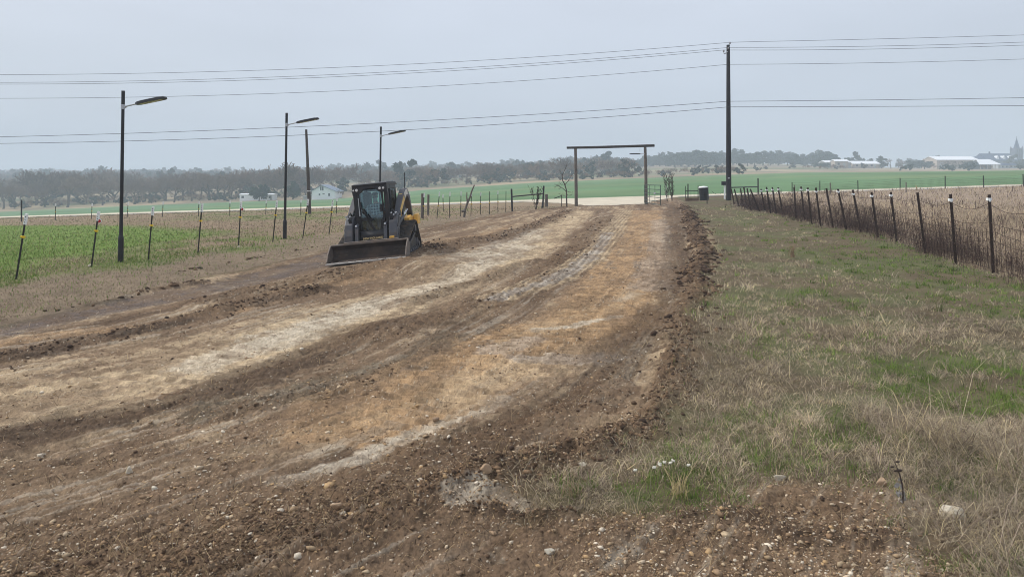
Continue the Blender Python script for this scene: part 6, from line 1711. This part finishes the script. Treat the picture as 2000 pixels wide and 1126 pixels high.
def brush():
    """dark leafless briars grown through the woven fence"""
    n = 10500; t = rng.random(n) ** 0.75
    P = np.array(FENCE_R[1:-1]); L = np.concatenate([[0], np.cumsum(np.hypot(*np.diff(P, axis=0).T))])
    # even cover along the fence as seen from the road: denser near
    s = L[-1] * (1 - (1 - t) ** 1.0) * 1.0
    s = rng.random(n) ** 2.4 * (L[-1] - 1.0)
    X = np.interp(s, L, P[:, 0]) + rng.normal(.35, .38, n); Y = np.interp(s, L, P[:, 1]) + rng.normal(0, .2, n)
    dens = fbm(X * .5, Y * .35, 97, 3); keep = rng.random(n) < .25 + 1.3 * sst(.3, .6, dens); X, Y = X[keep], Y[keep]; n = len(X)
    Z = H(X, Y); hh = rng.uniform(.25, .95, n) * (.6 + .9 * dens[keep]); a = rng.uniform(0, 6.28, n); ln = rng.uniform(.05, .6, n)
    segs = 5; V = []; Q = []
    pts = []
    for k in range(segs):
        f = k / (segs - 1)
        pts.append(np.stack([X + np.cos(a) * ln * hh * f ** 1.6 + rng.normal(0, .025, n) * (k > 0), Y + np.sin(a) * ln * hh * f ** 1.6 + rng.normal(0, .025, n) * (k > 0), Z - .02 + hh * f * (1 - .25 * ln * f)], 1))
    rad = np.maximum(.003, Y * .00017)
    rings = []
    for k, p_ in enumerate(pts):
        r_ = (rad * (1 - .16 * k))[:, None]
        rings.append(np.stack([p_ + np.array([math.cos(j * 2.094), math.sin(j * 2.094), 0]) * r_ for j in range(3)], 1))
    V = np.stack(rings, 1).reshape(-1, 3); i = np.arange(n)[:, None] * (segs * 3); Q = []
    for k in range(segs - 1):
        for j in range(3): Q.append(i + np.array([[k * 3 + j, k * 3 + (j + 1) % 3, k * 3 + 3 + (j + 1) % 3, k * 3 + 3 + j]]))
    Q = np.concatenate(Q)
    # withered leaves and side twigs
    m = 5; idx = np.repeat(np.arange(n), m); kk = rng.integers(1, segs, len(idx)); allp = np.stack(pts, 1); c = allp[idx, kk] + rng.normal(0, .03, (len(idx), 3))
    u = rng.normal(size=(len(idx), 3)); u /= np.linalg.norm(u, axis=1)[:, None]; v = np.cross(u, rng.normal(size=(len(idx), 3))); v /= np.linalg.norm(v, axis=1)[:, None]
    sz = (np.maximum(.011, Y[idx] * .0008) * rng.uniform(.6, 1.5, len(idx)))[:, None]
    tw = rng.random(len(idx)) < .5
    v = np.where(tw[:, None], v * .12, v * .7); u = np.where(tw[:, None], u * 3.5, u)
    LV = np.stack([c - u * sz, c - v * sz, c + u * sz, c + v * sz], 1).reshape(-1, 3)
    Q2 = np.arange(len(LV)).reshape(-1, 4) + len(V)
    colr = np.concatenate([np.repeat(pick([(92, 76, 70), (76, 62, 58), (108, 90, 80)], n, .3), segs * 3, 0), np.repeat(pick([(70, 58, 56), (88, 72, 64), (108, 88, 78), (60, 50, 50)], len(idx), .3), 4, 0)])
    o = np_mesh('brush', np.concatenate([V, LV]), np.concatenate([Q, Q2]), None, colr, M('blade')); tag(o, 'dark leafless briars tangled along the woven wire fence', kind='stuff')
brush()

# a few weeds that stand out
def weed(px, py, ytop, seed, lab, n=14, spread=.4, cols=((150, 128, 104), (124, 104, 88), (172, 152, 120)), group=None):
    p = at(px, py); z = h1(p.x, p.y); p.z = z; hgt = pt(px, ytop, p.y).z - z; rs = np.random.default_rng(seed)
    r = thing('dry_weed', p, lab, 'weed', group); m_ = MB()
    for k in range(n):
        a = rs.uniform(0, 6.28); l = hgt * rs.uniform(.5, 1.05); ln = rs.uniform(.02, spread); b0 = Vector((rs.normal(0, .04), rs.normal(0, .04), -.02))
        m_.tube([b0, b0 + Vector((math.cos(a) * ln * l * .35, math.sin(a) * ln * l * .35, l * .55)), b0 + Vector((math.cos(a) * ln * l, math.sin(a) * ln * l, l))], [max(.0025, p.y * .00025)] * 2 + [.001], 4, caps=False)
    nm = 'weed_%d' % (seed % 3); mat(nm, tuple(lin(*cols[seed % len(cols)])), .9, 0, .25, 10)
    m_.build('stems', nm, r)
weed(1548, 503, 468, 30, 'clump of reddish dead stalks standing alone on the right verge', 26, .45)
weed(1322, 968, 905, 31, 'pale arching dead stalks at the right end of the grass island', 22, .9, ((196, 178, 132),))
weed(1120, 965, 925, 32, 'greyish dead stems at the left end of the grass island', 20, .6)
weed(1690, 640, 618, 33, 'small upright tuft of dead grass in the middle of the right verge', 18, .5)
weed(1790, 372, 354, 35, 'tall dark weed with seed heads by the net fence', 5, .2, ((70, 58, 54),))
